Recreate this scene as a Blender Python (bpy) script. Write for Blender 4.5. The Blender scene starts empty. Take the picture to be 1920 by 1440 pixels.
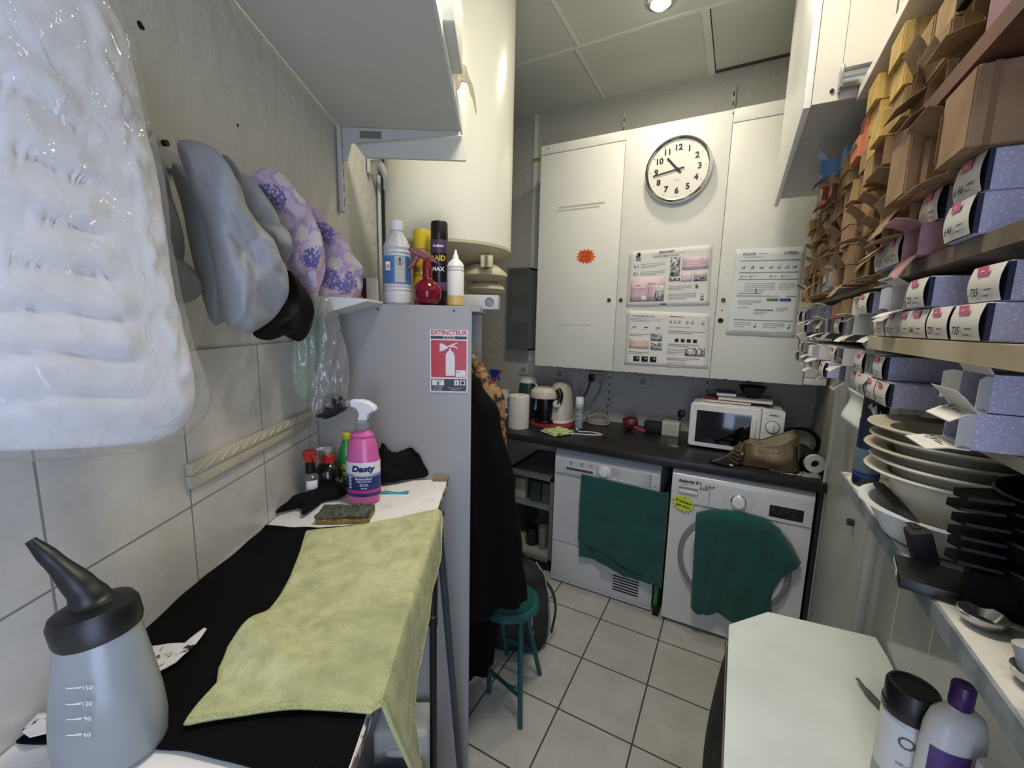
import bpy, bmesh, math, random
from math import sin, cos, pi, radians, sqrt, atan2
from mathutils import Vector, Matrix, noise

SC = bpy.context.scene
COL = SC.collection
random.seed(7)

# ------------------------------------------------------------------ camera
H = 1.58                                   # lens height above the floor
YAW, PITCH, ROLL, FPX = -0.491304875, 0.145319, 0.0227513, 778.5
_f = Vector((sin(YAW)*cos(PITCH), cos(YAW)*cos(PITCH), -sin(PITCH)))
_r = Vector((cos(YAW), -sin(YAW), 0)); _u = _r.cross(_f)
CR = cos(ROLL)*_r + sin(ROLL)*_u
CU = -sin(ROLL)*_r + cos(ROLL)*_u
CF = _f
cam = bpy.data.objects.new('camera', bpy.data.cameras.new('camera'))
COL.objects.link(cam)
cam.matrix_world = Matrix(((CR.x, CU.x, -CF.x, 0), (CR.y, CU.y, -CF.y, 0), (CR.z, CU.z, -CF.z, H), (0, 0, 0, 1)))
cam.data.sensor_fit = 'HORIZONTAL'; cam.data.sensor_width = 36.0
cam.data.lens = FPX/1920*36.0
cam.data.clip_start = 0.02
SC.camera = cam

# ------------------------------------------------------------------ world, daylight, exposure
def lin(h):
    h = h.lstrip('#'); o = []
    for i in (0, 2, 4):
        v = int(h[i:i+2], 16)/255
        o.append(v/12.92 if v <= 0.04045 else ((v+0.055)/1.055)**2.4)
    return (o[0], o[1], o[2], 1)
w = bpy.data.worlds.new('world'); SC.world = w; w.use_nodes = True
w.node_tree.nodes['Background'].inputs[0].default_value = lin('#c9d6ea')
w.node_tree.nodes['Background'].inputs[1].default_value = 0.18
SC.view_settings.view_transform = 'Standard'
SC.view_settings.look = 'None'
SC.view_settings.exposure = 0.04
SC.view_settings.gamma = 1.0
SC.view_settings.use_curve_mapping = False

def area(name, loc, size, energy, col, target, size_y=None, shape='RECTANGLE', spread=pi):
    d = bpy.data.lights.new(name, 'AREA'); d.shape = shape; d.size = size
    if size_y: d.size_y = size_y
    d.energy = energy; d.color = lin(col)[:3]; d.spread = spread
    o = bpy.data.objects.new(name, d); COL.objects.link(o); o.location = loc
    o.rotation_euler = (Vector(target)-Vector(loc)).to_track_quat('-Z', 'Y').to_euler()
    return o
# daylight falling in through the open doorway behind the photographer
area('doorway_daylight', (.15, -0.42, 1.25), 0.5, 9.5, '#c8d7fb', (-0.75, 0.75, 1.25), 1.7, spread=radians(140))

# ------------------------------------------------------------------ frames
AL = 0.522813346                           # the left wall runs off at 30 degrees
FL = Matrix.Rotation(AL, 4, 'Z')
FLI = FL.inverted()
def W(n, u, z): return FL @ Vector((n, u, z))   # n = distance off the lens line to the right, u = along the left wall
NW = -0.55                                 # face of the left wall
XR, YB, ZC = 0.42, 2.85, 3.03              # right wall, back wall, ceiling
def ray(px, py): return CR*((px-960)/FPX) + CU*((720-py)/FPX) + CF
CAM = Vector((0, 0, H))
def onZ(px, py, z): d = ray(px, py); return CAM + d*((z-H)/d.z)
def onY(px, py, y): d = ray(px, py); return CAM + d*(y/d.y)
def onX(px, py, x): d = ray(px, py); return CAM + d*(x/d.x)
def LZ(px, py, z): return FLI @ onZ(px, py, z)
def LU(px, py, u): d = FLI.to_3x3() @ ray(px, py); return CAM + d*(u/d.y)
def LN(px, py, n): d = FLI.to_3x3() @ ray(px, py); return CAM + d*(n/d.x)

# ------------------------------------------------------------------ materials
def newmat(name):
    m = bpy.data.materials.new(name); m.use_nodes = True
    nt = m.node_tree; b = nt.nodes['Principled BSDF']
    return m, nt, b
def nd(nt, t, **k):
    n = nt.nodes.new(t)
    for a, v in k.items(): setattr(n, a, v)
    return n
def M(name, col, rough=.5, metal=0., var=0., vs=6., bump=0., bs=60., spec=.5, trans=0., alpha=1., sheen=0., coat=0., col2=None, lo=.4, hi=.6, sss=0., detail=4.):
    m, nt, b = newmat(name); L = nt.links
    c = lin(col); b.inputs['Base Color'].default_value = c
    b.inputs['Roughness'].default_value = rough; b.inputs['Metallic'].default_value = metal
    b.inputs['Specular IOR Level'].default_value = spec
    b.inputs['Transmission Weight'].default_value = trans
    b.inputs['Alpha'].default_value = alpha
    b.inputs['Sheen Weight'].default_value = sheen
    b.inputs['Coat Weight'].default_value = coat
    if sss: b.inputs['Subsurface Weight'].default_value = sss; b.inputs['Subsurface Radius'].default_value = (.02, .02, .02)
    tc = nd(nt, 'ShaderNodeTexCoord')
    if var or col2:
        n = nd(nt, 'ShaderNodeTexNoise'); n.inputs['Scale'].default_value = vs; n.inputs['Detail'].default_value = detail
        L.new(tc.outputs['Object'], n.inputs['Vector'])
        r = nd(nt, 'ShaderNodeValToRGB')
        c2 = lin(col2) if col2 else tuple([max(0, x*(1-var)) for x in c[:3]] + [1])
        r.color_ramp.elements[0].position = lo; r.color_ramp.elements[1].position = hi
        r.color_ramp.elements[0].color = c2; r.color_ramp.elements[1].color = c
        L.new(n.outputs['Fac'], r.inputs['Fac']); L.new(r.outputs['Color'], b.inputs['Base Color'])
    if bump:
        n2 = nd(nt, 'ShaderNodeTexNoise'); n2.inputs['Scale'].default_value = bs; n2.inputs['Detail'].default_value = 5
        L.new(tc.outputs['Object'], n2.inputs['Vector'])
        bp = nd(nt, 'ShaderNodeBump'); bp.inputs['Strength'].default_value = bump; bp.inputs['Distance'].default_value = .01
        L.new(n2.outputs['Fac'], bp.inputs['Height']); L.new(bp.outputs['Normal'], b.inputs['Normal'])
    return m
def tiles(name, tile, tile2, grout, bw, bh, ox, oy, mortar, rough, plane, vs=3., bump=.3, spec=.5):
    """square-set tiles; plane gives which object axes are the tile's two directions"""
    m, nt, b = newmat(name); L = nt.links
    tc = nd(nt, 'ShaderNodeTexCoord'); sp = nd(nt, 'ShaderNodeSeparateXYZ'); cb = nd(nt, 'ShaderNodeCombineXYZ')
    L.new(tc.outputs['Object'], sp.inputs[0])
    for i, ax in enumerate(plane):
        a = nd(nt, 'ShaderNodeMath', operation='ADD'); a.inputs[1].default_value = (ox, oy)[i]
        L.new(sp.outputs[ax], a.inputs[0]); L.new(a.outputs[0], cb.inputs[i])
    br = nd(nt, 'ShaderNodeTexBrick'); br.offset = 0; br.squash = 1
    br.inputs['Scale'].default_value = 1; br.inputs['Brick Width'].default_value = bw; br.inputs['Row Height'].default_value = bh
    br.inputs['Mortar Size'].default_value = mortar; br.inputs['Mortar Smooth'].default_value = .1; br.inputs['Bias'].default_value = 0
    L.new(cb.outputs[0], br.inputs['Vector'])
    n = nd(nt, 'ShaderNodeTexNoise'); n.inputs['Scale'].default_value = vs; n.inputs['Detail'].default_value = 8; n.inputs['Roughness'].default_value = .65
    L.new(tc.outputs['Object'], n.inputs['Vector'])
    r = nd(nt, 'ShaderNodeValToRGB'); r.color_ramp.elements[0].position = .35; r.color_ramp.elements[1].position = .65
    r.color_ramp.elements[0].color = lin(tile2); r.color_ramp.elements[1].color = lin(tile)
    L.new(n.outputs['Fac'], r.inputs['Fac'])
    L.new(r.outputs['Color'], br.inputs['Color1']); L.new(r.outputs['Color'], br.inputs['Color2'])
    br.inputs['Mortar'].default_value = lin(grout)
    L.new(br.outputs['Color'], b.inputs['Base Color'])
    bp = nd(nt, 'ShaderNodeBump'); bp.invert = True; bp.inputs['Strength'].default_value = bump; bp.inputs['Distance'].default_value = .002
    L.new(br.outputs['Fac'], bp.inputs['Height']); L.new(bp.outputs['Normal'], b.inputs['Normal'])
    mr = nd(nt, 'ShaderNodeMath', operation='MULTIPLY_ADD'); mr.inputs[1].default_value = .6-rough; mr.inputs[2].default_value = rough
    L.new(br.outputs['Fac'], mr.inputs[0]); L.new(mr.outputs[0], b.inputs['Roughness'])
    b.inputs['Specular IOR Level'].default_value = spec
    return m
def film(name, tint='#ffffff', haze=.12, rough=.12, gloss=.10, bump=.6, bs=18., hazecol='#ffffff'):
    """thin clear plastic: mostly see-through, a little milky, with a sharp sheen"""
    m, nt, b = newmat(name); L = nt.links
    nt.nodes.remove(b); out = nt.nodes['Material Output']
    tr = nd(nt, 'ShaderNodeBsdfTransparent'); tr.inputs[0].default_value = lin(tint)
    gl = nd(nt, 'ShaderNodeBsdfGlossy'); gl.inputs['Roughness'].default_value = rough
    df = nd(nt, 'ShaderNodeBsdfDiffuse'); df.inputs[0].default_value = lin(hazecol)
    tl = nd(nt, 'ShaderNodeBsdfTranslucent'); tl.inputs[0].default_value = lin(hazecol)
    tc = nd(nt, 'ShaderNodeTexCoord'); n = nd(nt, 'ShaderNodeTexNoise'); n.inputs['Scale'].default_value = bs; n.inputs['Detail'].default_value = 3; n.inputs['Distortion'].default_value = 1.5
    L.new(tc.outputs['Object'], n.inputs['Vector'])
    bp = nd(nt, 'ShaderNodeBump'); bp.inputs['Strength'].default_value = bump; bp.inputs['Distance'].default_value = .02
    L.new(n.outputs['Fac'], bp.inputs['Height'])
    L.new(bp.outputs['Normal'], gl.inputs['Normal']); L.new(bp.outputs['Normal'], df.inputs['Normal'])
    m0 = nd(nt, 'ShaderNodeMixShader'); m0.inputs[0].default_value = .5; L.new(df.outputs[0], m0.inputs[1]); L.new(tl.outputs[0], m0.inputs[2])
    m1 = nd(nt, 'ShaderNodeMixShader'); m1.inputs[0].default_value = haze; L.new(tr.outputs[0], m1.inputs[1]); L.new(m0.outputs[0], m1.inputs[2])
    lw_ = nd(nt, 'ShaderNodeLayerWeight'); lw_.inputs[0].default_value = .5; L.new(bp.outputs['Normal'], lw_.inputs['Normal'])
    fr = nd(nt, 'ShaderNodeMath', operation='POWER'); fr.inputs[1].default_value = 4.; L.new(lw_.outputs['Facing'], fr.inputs[0])
    ad = nd(nt, 'ShaderNodeMath', operation='MULTIPLY_ADD'); ad.inputs[1].default_value = .45; ad.inputs[2].default_value = gloss+.02; L.new(fr.outputs[0], ad.inputs[0])
    m2 = nd(nt, 'ShaderNodeMixShader'); L.new(ad.outputs[0], m2.inputs[0]); L.new(m1.outputs[0], m2.inputs[1]); L.new(gl.outputs[0], m2.inputs[2])
    L.new(m2.outputs[0], out.inputs[0])
    return m
def emit(name, col, s):
    m, nt, b = newmat(name); b.inputs['Base Color'].default_value = lin(col)
    b.inputs['Emission Color'].default_value = lin(col); b.inputs['Emission Strength'].default_value = s
    return m

def stain(m, col, scale, lo, hi, fac=.8, dist=1.2):
    nt = m.node_tree; L = nt.links; b = nt.nodes['Principled BSDF']; src = b.inputs['Base Color'].links[0].from_socket
    tc = nd(nt, 'ShaderNodeTexCoord'); n = nd(nt, 'ShaderNodeTexNoise'); n.inputs['Scale'].default_value = scale; n.inputs['Detail'].default_value = 6; n.inputs['Distortion'].default_value = dist
    L.new(tc.outputs['Object'], n.inputs['Vector']); r = nd(nt, 'ShaderNodeMapRange'); r.inputs[1].default_value = lo; r.inputs[2].default_value = hi; r.inputs[4].default_value = fac
    L.new(n.outputs['Fac'], r.inputs[0]); x = nd(nt, 'ShaderNodeMixRGB'); x.inputs[2].default_value = lin(col)
    L.new(r.outputs[0], x.inputs[0]); L.new(src, x.inputs[1]); L.new(x.outputs[0], b.inputs['Base Color'])
# ------------------------------------------------------------------ mesh builder
_txt = {}
def text_geo(s, size, bold):
    k = (s, size, bold)
    if k not in _txt:
        cu = bpy.data.curves.new('t', 'FONT'); cu.body = s; cu.size = size; cu.align_x = 'CENTER'; cu.align_y = 'CENTER'
        cu.offset = bold; cu.resolution_u = 3; cu.extrude = 0
        ob = bpy.data.objects.new('t', cu)
        me = bpy.data.meshes.new_from_object(ob)
        _txt[k] = ([v.co.copy() for v in me.vertices], [tuple(p.vertices) for p in me.polygons])
        bpy.data.objects.remove(ob); bpy.data.meshes.remove(me); bpy.data.curves.remove(cu)
    return _txt[k]
FRONT = Matrix(((1, 0, 0, 0), (0, 0, -1, 0), (0, 1, 0, 0), (0, 0, 0, 1)))      # text plane facing local -y
LEFTF = Matrix(((0, 0, -1, 0), (-1, 0, 0, 0), (0, 1, 0, 0), (0, 0, 0, 1)))     # text plane facing local -x
FLAT = Matrix.Identity(4)
def T3(x, y, z): return Matrix.Translation((x, y, z))
class MB:
    def __init__(s): s.bm = bmesh.new(); s.mats = []
    def _i(s, m):
        if m not in s.mats: s.mats.append(m)
        return s.mats.index(m)
    def _mark(s, n0, m):
        i = s._i(m); s.bm.faces.ensure_lookup_table()
        for f in s.bm.faces[n0:]: f.material_index = i
    def raw(s, vs, fs, m):
        n0 = len(s.bm.faces); b = [s.bm.verts.new(v) for v in vs]
        for f in fs:
            try: s.bm.faces.new([b[i] for i in f])
            except ValueError: pass
        s._mark(n0, m); return b
    def box(s, x0, x1, y0, y1, z0, z1, m, bev=0, seg=2, R=None, taper=None):
        vs = [Vector((x, y, z)) for z in (z0, z1) for y in (y0, y1) for x in (x0, x1)]
        if taper:
            cx, cy = (x0+x1)/2, (y0+y1)/2
            for v in vs[4:]: v.x = cx+(v.x-cx)*taper[0]; v.y = cy+(v.y-cy)*taper[1]
        if R: vs = [R @ v for v in vs]
        t = bmesh.new(); b = [t.verts.new(v) for v in vs]
        for f in ((0, 2, 3, 1), (4, 5, 7, 6), (0, 1, 5, 4), (2, 6, 7, 3), (0, 4, 6, 2), (1, 3, 7, 5)): t.faces.new([b[i] for i in f])
        if bev: bmesh.ops.bevel(t, geom=t.edges[:], offset=bev, segments=seg, affect='EDGES', profile=.5)
        t.verts.index_update(); s.raw([v.co.copy() for v in t.verts], [[v.index for v in f.verts] for f in t.faces], m); t.free(); return s
    def lathe(s, prof, m, seg=28, c=(0, 0, 0), X=None, sx=1, sy=1):
        vs, fs = [], []; n = len(prof)
        for (r, z) in prof:
            for k in range(seg):
                a = 2*pi*k/seg; v = Vector((c[0]+r*sx*cos(a), c[1]+r*sy*sin(a), c[2]+z)); vs.append(X @ v if X else v)
        for i in range(n-1):
            for k in range(seg):
                k2 = (k+1) % seg; fs.append((i*seg+k, i*seg+k2, (i+1)*seg+k2, (i+1)*seg+k))
        if prof[0][0] > 1e-6: fs.append(tuple(reversed(range(seg))))
        if prof[-1][0] > 1e-6 and not (abs(prof[-1][1]-prof[-2][1]) < 1e-6 and prof[-2][0] < prof[-1][0]): fs.append(tuple((n-1)*seg+k for k in range(seg)))
        s.raw(vs, fs, m); return s
    def cyl(s, p0, p1, r0, m, r1=None, seg=20):
        p0, p1 = Vector(p0), Vector(p1); d = p1-p0
        X = Matrix.Translation(p0) @ d.to_track_quat('Z', 'Y').to_matrix().to_4x4()
        return s.lathe([(r0, 0), (r0 if r1 is None else r1, d.length)], m, seg, X=X)
    def tube(s, pts, r, m, seg=8, closed=False, sm=0, flat=None):
        pts = [Vector(p) for p in pts]
        if sm: pts = catmull(pts, sm, closed)
        n = len(pts); vs, fs = [], []; up = Vector((0, 0, 1)); prev = None
        for i, p in enumerate(pts):
            a = pts[(i-1) % n] if (closed or i > 0) else p; b = pts[(i+1) % n] if (closed or i < n-1) else p
            t = (b-a).normalized()
            x = t.cross(up) if prev is None else prev - t*prev.dot(t)
            if x.length < 1e-4: x = t.cross(Vector((1, 0, 0)))
            x.normalize(); prev = x; y = t.cross(x)
            rr = r[i*len(r)//n] if isinstance(r, (list, tuple)) else r
            for k in range(seg):
                q = 2*pi*k/seg; vs.append(p + x*rr*cos(q) + y*rr*(flat or 1)*sin(q))
        for i in range(n if closed else n-1):
            j = (i+1) % n
            for k in range(seg): k2 = (k+1) % seg; fs.append((i*seg+k, i*seg+k2, j*seg+k2, j*seg+k))
        if not closed: fs.append(tuple(reversed(range(seg)))); fs.append(tuple((n-1)*seg+k for k in range(seg)))
        s.raw(vs, fs, m); return s
    def prism(s, poly, a, b, m, axis='z', X=None):
        def P(p, t):
            v = {'z': Vector((p[0], p[1], t)), 'y': Vector((p[0], t, p[1])), 'x': Vector((t, p[0], p[1]))}[axis]
            return X @ v if X else v
        n = len(poly); vs = [P(p, a) for p in poly]+[P(p, b) for p in poly]
        fs = [tuple(reversed(range(n))), tuple(range(n, 2*n))]+[(i, (i+1) % n, n+(i+1) % n, n+i) for i in range(n)]
        s.raw(vs, fs, m); return s
    def poly(s, pts, m): s.raw([Vector(p) for p in pts], [tuple(range(len(pts)))], m); return s
    def rect(s, x0, x1, y0, y1, m, X, z=0):
        s.raw([X @ Vector(p) for p in ((x0, y0, z), (x1, y0, z), (x1, y1, z), (x0, y1, z))], [(0, 1, 2, 3)], m); return s
    def sheet(s, fn, nu, nv, m, closed_u=False):
        vs = [Vector(fn(i/(nu if closed_u else nu-1), j/(nv-1))) for j in range(nv) for i in range(nu)]
        fs = [(j*nu+i, j*nu+(i+1) % nu, (j+1)*nu+(i+1) % nu, (j+1)*nu+i) for j in range(nv-1) for i in range(nu if closed_u else nu-1)]
        s.raw(vs, fs, m); return s
    def text(s, t, size, m, X, bold=0., wrap=None, z=.0006, shear=0., ell=None, up=False):
        vs, fs = text_geo(t, size, bold)
        o = []
        for v in vs:
            x, y = v.x+shear*v.y, v.y
            if ell:
                if up: x, y = -y, x
                a = ell[2]+x/((ell[0]+ell[1])/2); o.append(X @ Vector(((ell[0]+z)*sin(a), -(ell[1]+z)*cos(a), y)))
            elif wrap: o.append(X @ Vector((wrap*sin(x/wrap), y, wrap*cos(x/wrap)-wrap+z)))
            else: o.append(X @ Vector((x, y, z)))
        s.raw(o, fs, m); return s
    def build(s, name, parent=None, frame='local', loc=(0, 0, 0), rotz=0., solid=0., sub=0, ang=35, smooth=True, bevel=0, soff=-1):
        base = Matrix.Translation(loc) @ Matrix.Rotation(rotz, 4, 'Z')
        if parent is not None: base = MATS[parent.name]
        if frame == 'world': s.bm.transform(base.inverted())
        elif frame == 'left': s.bm.transform(base.inverted() @ FL)
        bmesh.ops.recalc_face_normals(s.bm, faces=s.bm.faces[:]) if not solid else None
        me = bpy.data.meshes.new(name); s.bm.to_mesh(me); s.bm.free()
        for m in s.mats: me.materials.append(m)
        if smooth:
            me.polygons.foreach_set('use_smooth', [True]*len(me.polygons)); me.set_sharp_from_angle(angle=radians(ang))
        o = bpy.data.objects.new(name, me); COL.objects.link(o)
        if parent is not None:
            o.parent = parent; MATS[o.name] = base
        else:
            o.location = loc; o.rotation_euler = (0, 0, rotz); MATS[o.name] = base
        if solid: q = o.modifiers.new('solid', 'SOLIDIFY'); q.thickness = solid; q.offset = soff
        if bevel: q = o.modifiers.new('bevel', 'BEVEL'); q.width = bevel; q.segments = 2; q.limit_method = 'ANGLE'
        if sub: q = o.modifiers.new('sub', 'SUBSURF'); q.levels = sub; q.render_levels = sub
        return o
MATS = {}
def catmull(P, k, closed=False):
    n = len(P); out = []
    for i in range(n if closed else n-1):
        p0 = P[(i-1) % n] if (closed or i > 0) else P[i]; p1 = P[i]; p2 = P[(i+1) % n]; p3 = P[(i+2) % n] if (closed or i+2 < n) else p2
        for j in range(k):
            t = j/k; out.append(.5*((2*p1)+(p2-p0)*t+(2*p0-5*p1+4*p2-p3)*t*t+(3*p1-p0-3*p2+p3)*t**3))
    if not closed: out.append(P[-1])
    return out
def thing(name, label, cat, loc=(0, 0, 0), rotz=0., group=None):
    o = bpy.data.objects.new(name, None); COL.objects.link(o); o.empty_display_size = .05
    o.location = loc; o.rotation_euler = (0, 0, rotz)
    MATS[o.name] = Matrix.Translation(loc) @ Matrix.Rotation(rotz, 4, 'Z')
    o['label'] = label; o['category'] = cat
    if group: o['group'] = group
    return o
def tag(o, label, cat, group=None, kind=None):
    if o.type == 'MESH' and o.location.length < 1e-6:          # origin to the middle of the thing's base
        v = [p.co for p in o.data.vertices]
        c = Vector(((min(p.x for p in v)+max(p.x for p in v))/2, (min(p.y for p in v)+max(p.y for p in v))/2, min(p.z for p in v)))
        o.data.transform(Matrix.Translation(-c)); o.location = Matrix.Rotation(o.rotation_euler.z, 4, 'Z') @ c
    o['label'] = label; o['category'] = cat
    if group: o['group'] = group
    if kind: o['kind'] = kind
    return o
def struct(o): o['kind'] = 'structure'; return o
def interp(tab, x):
    if x <= tab[0][0]: return tab[0][1]
    for (a, p), (b, q) in zip(tab, tab[1:]):
        if x <= b: t = (x-a)/(b-a); t = t*t*(3-2*t); return p+(q-p)*t
    return tab[-1][1]
def nz(x, y=0., z=0.): return noise.noise(Vector((x, y, z)))
def rrect(x0, x1, y0, y1, r, k=4):
    o = []
    for cx, cy, a0 in ((x1-r, y1-r, 0), (x0+r, y1-r, 90), (x0+r, y0+r, 180), (x1-r, y0+r, 270)):
        for j in range(k+1): a = radians(a0+90*j/k); o.append((cx+r*cos(a), cy+r*sin(a)))
    return o
def circle(cx, cy, r, k=24, ry=None): return [(cx+r*cos(2*pi*i/k), cy+(ry or r)*sin(2*pi*i/k)) for i in range(k)]
def pillow(mb, px, a, b, T, Tb, m, fold=None, rings=16, smooth=5, cen=None, pw=2.2):
    """closed soft body: outline given where it is seen, standing in the upright plane through a=(x, n) and b=(x, n) in the left-wall frame"""
    P3 = FLI.to_3x3()
    def floorpt(x, n): d = P3 @ ray(x, 600); k = n/d.x; return Vector((n, k*d.y, 0))
    A, B = floorpt(*a), floorpt(*b); t = (B-A).normalized(); nrm = Vector((t.y, -t.x, 0))
    if nrm.y > 0: nrm = -nrm
    pts = []
    for x, y in px:
        d = P3 @ ray(x, y); k = (A).dot(nrm)/d.dot(nrm); pts.append(CAM+d*k)
    pts = catmull(pts, smooth, True) if smooth > 1 else pts
    C = sum(pts, Vector())/len(pts)
    if cen: d = P3 @ ray(*cen); C = CAM+d*(A.dot(nrm)/d.dot(nrm))
    n = len(pts); vs = [p.copy() for p in pts]; fs = []
    def layer(sgn, TT, base):
        idx = [list(range(n))]
        for r in range(1, rings+1):
            k = 1-r/rings; row = []
            for p in (pts if r < rings else [C]):
                q = C+(p-C)*k; h = TT*sqrt(max(0, 1-k**pw)); x2 = (q-A).dot(t); y2 = q.z
                if fold: h += fold(x2, y2, k, sgn)*(1-k**6)
                vs.append(q+nrm*h*sgn); row.append(len(vs)-1)
            idx.append(row)
        for r in range(rings):
            a_, b_ = idx[r], idx[r+1]
            for i in range(n):
                j = (i+1) % n
                f = (a_[i], a_[j], b_[j], b_[i]) if len(b_) > 1 else (a_[i], a_[j], b_[0])
                fs.append(f if sgn > 0 else tuple(reversed(f)))
    layer(1, T, 0); layer(-1, Tb, 0)
    mb.raw(vs, fs, m); return mb
# ------------------------------------------------------------------ shared materials
WHITE = M('white_melamine', '#e6e7de', .45, var=.04, vs=4)
WPLAST = M('white_plastic', '#e9eaea', .35)
WENAM = M('white_enamel', '#dfe1e2', .25, coat=.3)
GREYP = M('grey_plastic', '#8d9092', .45)
DGREY = M('dark_grey_plastic', '#3a3c3e', .5)
BLACK = M('black_plastic', '#0b0b0c', .35)
BLKM = M('black_matt', '#0a0a0b', .75)
CHROME = M('chrome', '#d8dadc', .12, metal=1)
STEEL = M('steel', '#b0b3b5', .3, metal=1)
RED = M('red_plastic', '#c0281f', .35)
BLUE = M('blue_plastic', '#173f9c', .35)
INK = M('black_ink', '#15161a', .6)
PAPER = M('white_paper', '#e3e3dd', .7, var=.03, vs=20)
CREAM = M('cream_plastic', '#d9d4b8', .45)
GLASSF = film('thin_glass', '#ffffff', haze=.0, rough=.03, gloss=.02, bump=0)

# ================================================================== SETTING
m_floor = tiles('floor_tile', '#bcbcb6', '#adada6', '#3f403f', .303, .304, .517+.0015, -2.047+.304*8, .0035, .28, ('X', 'Y'), vs=6, bump=.35)
m_wtile = tiles('wall_tile', '#d9d7d1', '#c2bfb8', '#8d8b86', .2345, .28, -.49+.2345*4, -1.24+.28*6, .0018, .22, ('Y', 'Z'), vs=5, bump=.4)
m_rtile = tiles('side_wall_tile', '#b5b6b1', '#a9aaa5', '#d6d6d0', .2, .33, .07, .02, .0018, .12, ('Y', 'Z'), vs=4, bump=.3)
m_plast = M('rough_plaster', '#cfcfc6', .7, var=.05, vs=2.5, bump=.9, bs=22, detail=6)
m_back = M('back_plaster', '#b9b9b1', .75, var=.05, vs=2, bump=.8, bs=45)
m_ceil = M('ceiling_panel', '#cccec6', .6, var=.03, vs=2)
m_join = M('ceiling_batten', '#dcddd5', .6)
m_dark = M('dark_gap', '#0c0c0c', .9)

b = MB(); b.box(-2.75, XR+.1, -.75, YB+.1, -.08, 0, m_floor); struct(b.build('floor'))
b = MB(); b.box(-2.75, XR+.1, -.75, YB+.1, ZC, ZC+.08, m_ceil); struct(b.build('ceiling'))
b = MB()
b.box(-1.7, XR, 2.272, 2.290, ZC-.005, ZC, m_join)
b.box(-.895, -.879, 2.29, YB, ZC-.005, ZC, m_join); b.box(-.872, -.858, .3, 2.272, ZC-.008, ZC, m_join)
b.box(-.278, -.243, 2.29, YB, ZC-.006, ZC, m_join); b.box(-.266, -.262, .3, 2.272, ZC-.002, ZC, m_join)
b.box(-.243, -.239, 2.29, YB, ZC-.003, ZC, m_dark); b.box(-.9, -.894, 2.3, 2.8, ZC-.002, ZC, M('crack', '#7d7c74', .8))
b.box(-.24, XR, YB-.03, YB-.004, ZC-.004, ZC, M('ceiling_edge_gap', '#4a4943', .9))  # dark grey bar drawn along the ceiling gap at the back wall
struct(b.build('trim_1'))
b = MB(); b.box(-2.75, XR+.1, YB, YB+.1, 0, ZC, m_back); struct(b.build('wall_back'))
b = MB(); b.box(-1.385, -1.36, YB-.012, YB, 1.3, ZC, m_join); struct(b.build('trim_2'))
# left wall: glazed tiles below, painted rough plaster above
b = MB()
b.box(NW-.1, NW, -.35, 3.65, 0, 1.52, m_wtile); b.box(NW-.1, NW-.004, -.35, 3.65, 1.52, ZC, m_plast)
for px, py, r in ((263, 47, .0055), (446, 235, .003), (268, 52, .003)):
    p = LN(px, py, NW-.0035); b.cyl((p.x-.01, p.y, p.z), (p.x+.0005, p.y, p.z), r, m_dark, seg=10)
struct(b.build('wall_left', loc=(0, 0, 0), rotz=AL))
# rope-pattern border tiles stuck on the left wall
m_rope = M('rope_border', '#c3bda8', .4, var=.10, vs=30); m_rope2 = M('rope_border_relief', '#c0b99f', .4)
b = MB(); b.box(NW, NW+.010, .715, 1.19, 1.276, 1.300, m_rope, bev=.002); b.box(NW, NW+.014, .715, 1.19, 1.300, 1.322, m_rope, bev=.003)
k = 0
while .735+k*.034 < 1.18:
    u = .735+k*.034; b.tube([(NW+.0125, u-.012, 1.305), (NW+.014, u, 1.311), (NW+.0125, u+.012, 1.317)], .0032, m_rope2, 6); k += 1
struct(b.build('trim_3', loc=(0, 0, 0), rotz=AL))
# right wall
b = MB(); b.box(XR, XR+.1, -.75, 1.53, 0, 1.33, m_rtile); b.box(XR+.003, XR+.1, -.75, 1.53, 1.33, ZC, m_back); b.box(XR+.003, XR+.1, 1.53, YB, 0, ZC, m_back)
struct(b.build('wall_right'))
# flush white door in the right wall
m_door = M('door_paint', '#cfd1cc', .35, var=.03, vs=2)
d = struct(MB().box(XR-.012, XR+.003, 1.575, 2.215, .01, 2.06, m_door, bev=.003).build('door_1'))
fr = MB(); fr.box(XR-.02, XR+.003, 1.535, 1.572, 0, 2.10, m_door, bev=.004); fr.box(XR-.02, XR+.003, 2.218, 2.262, 0, 2.10, m_door, bev=.004); fr.box(XR-.02, XR+.003, 1.535, 2.262, 2.063, 2.10, m_door, bev=.004)
fr.build('door_frame', d)
hg = MB()
for z in (.95, 1.75): hg.cyl((XR-.022, 2.216, z-.045), (XR-.022, 2.216, z+.045), .006, m_door, seg=10)
hg.build('hinge', d)
pl = MB(); pl.cyl((XR-.014, 1.74, .93), (XR-.03, 1.74, .93), .012, DGREY, seg=14); pl.build('door_knob', d)

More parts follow.
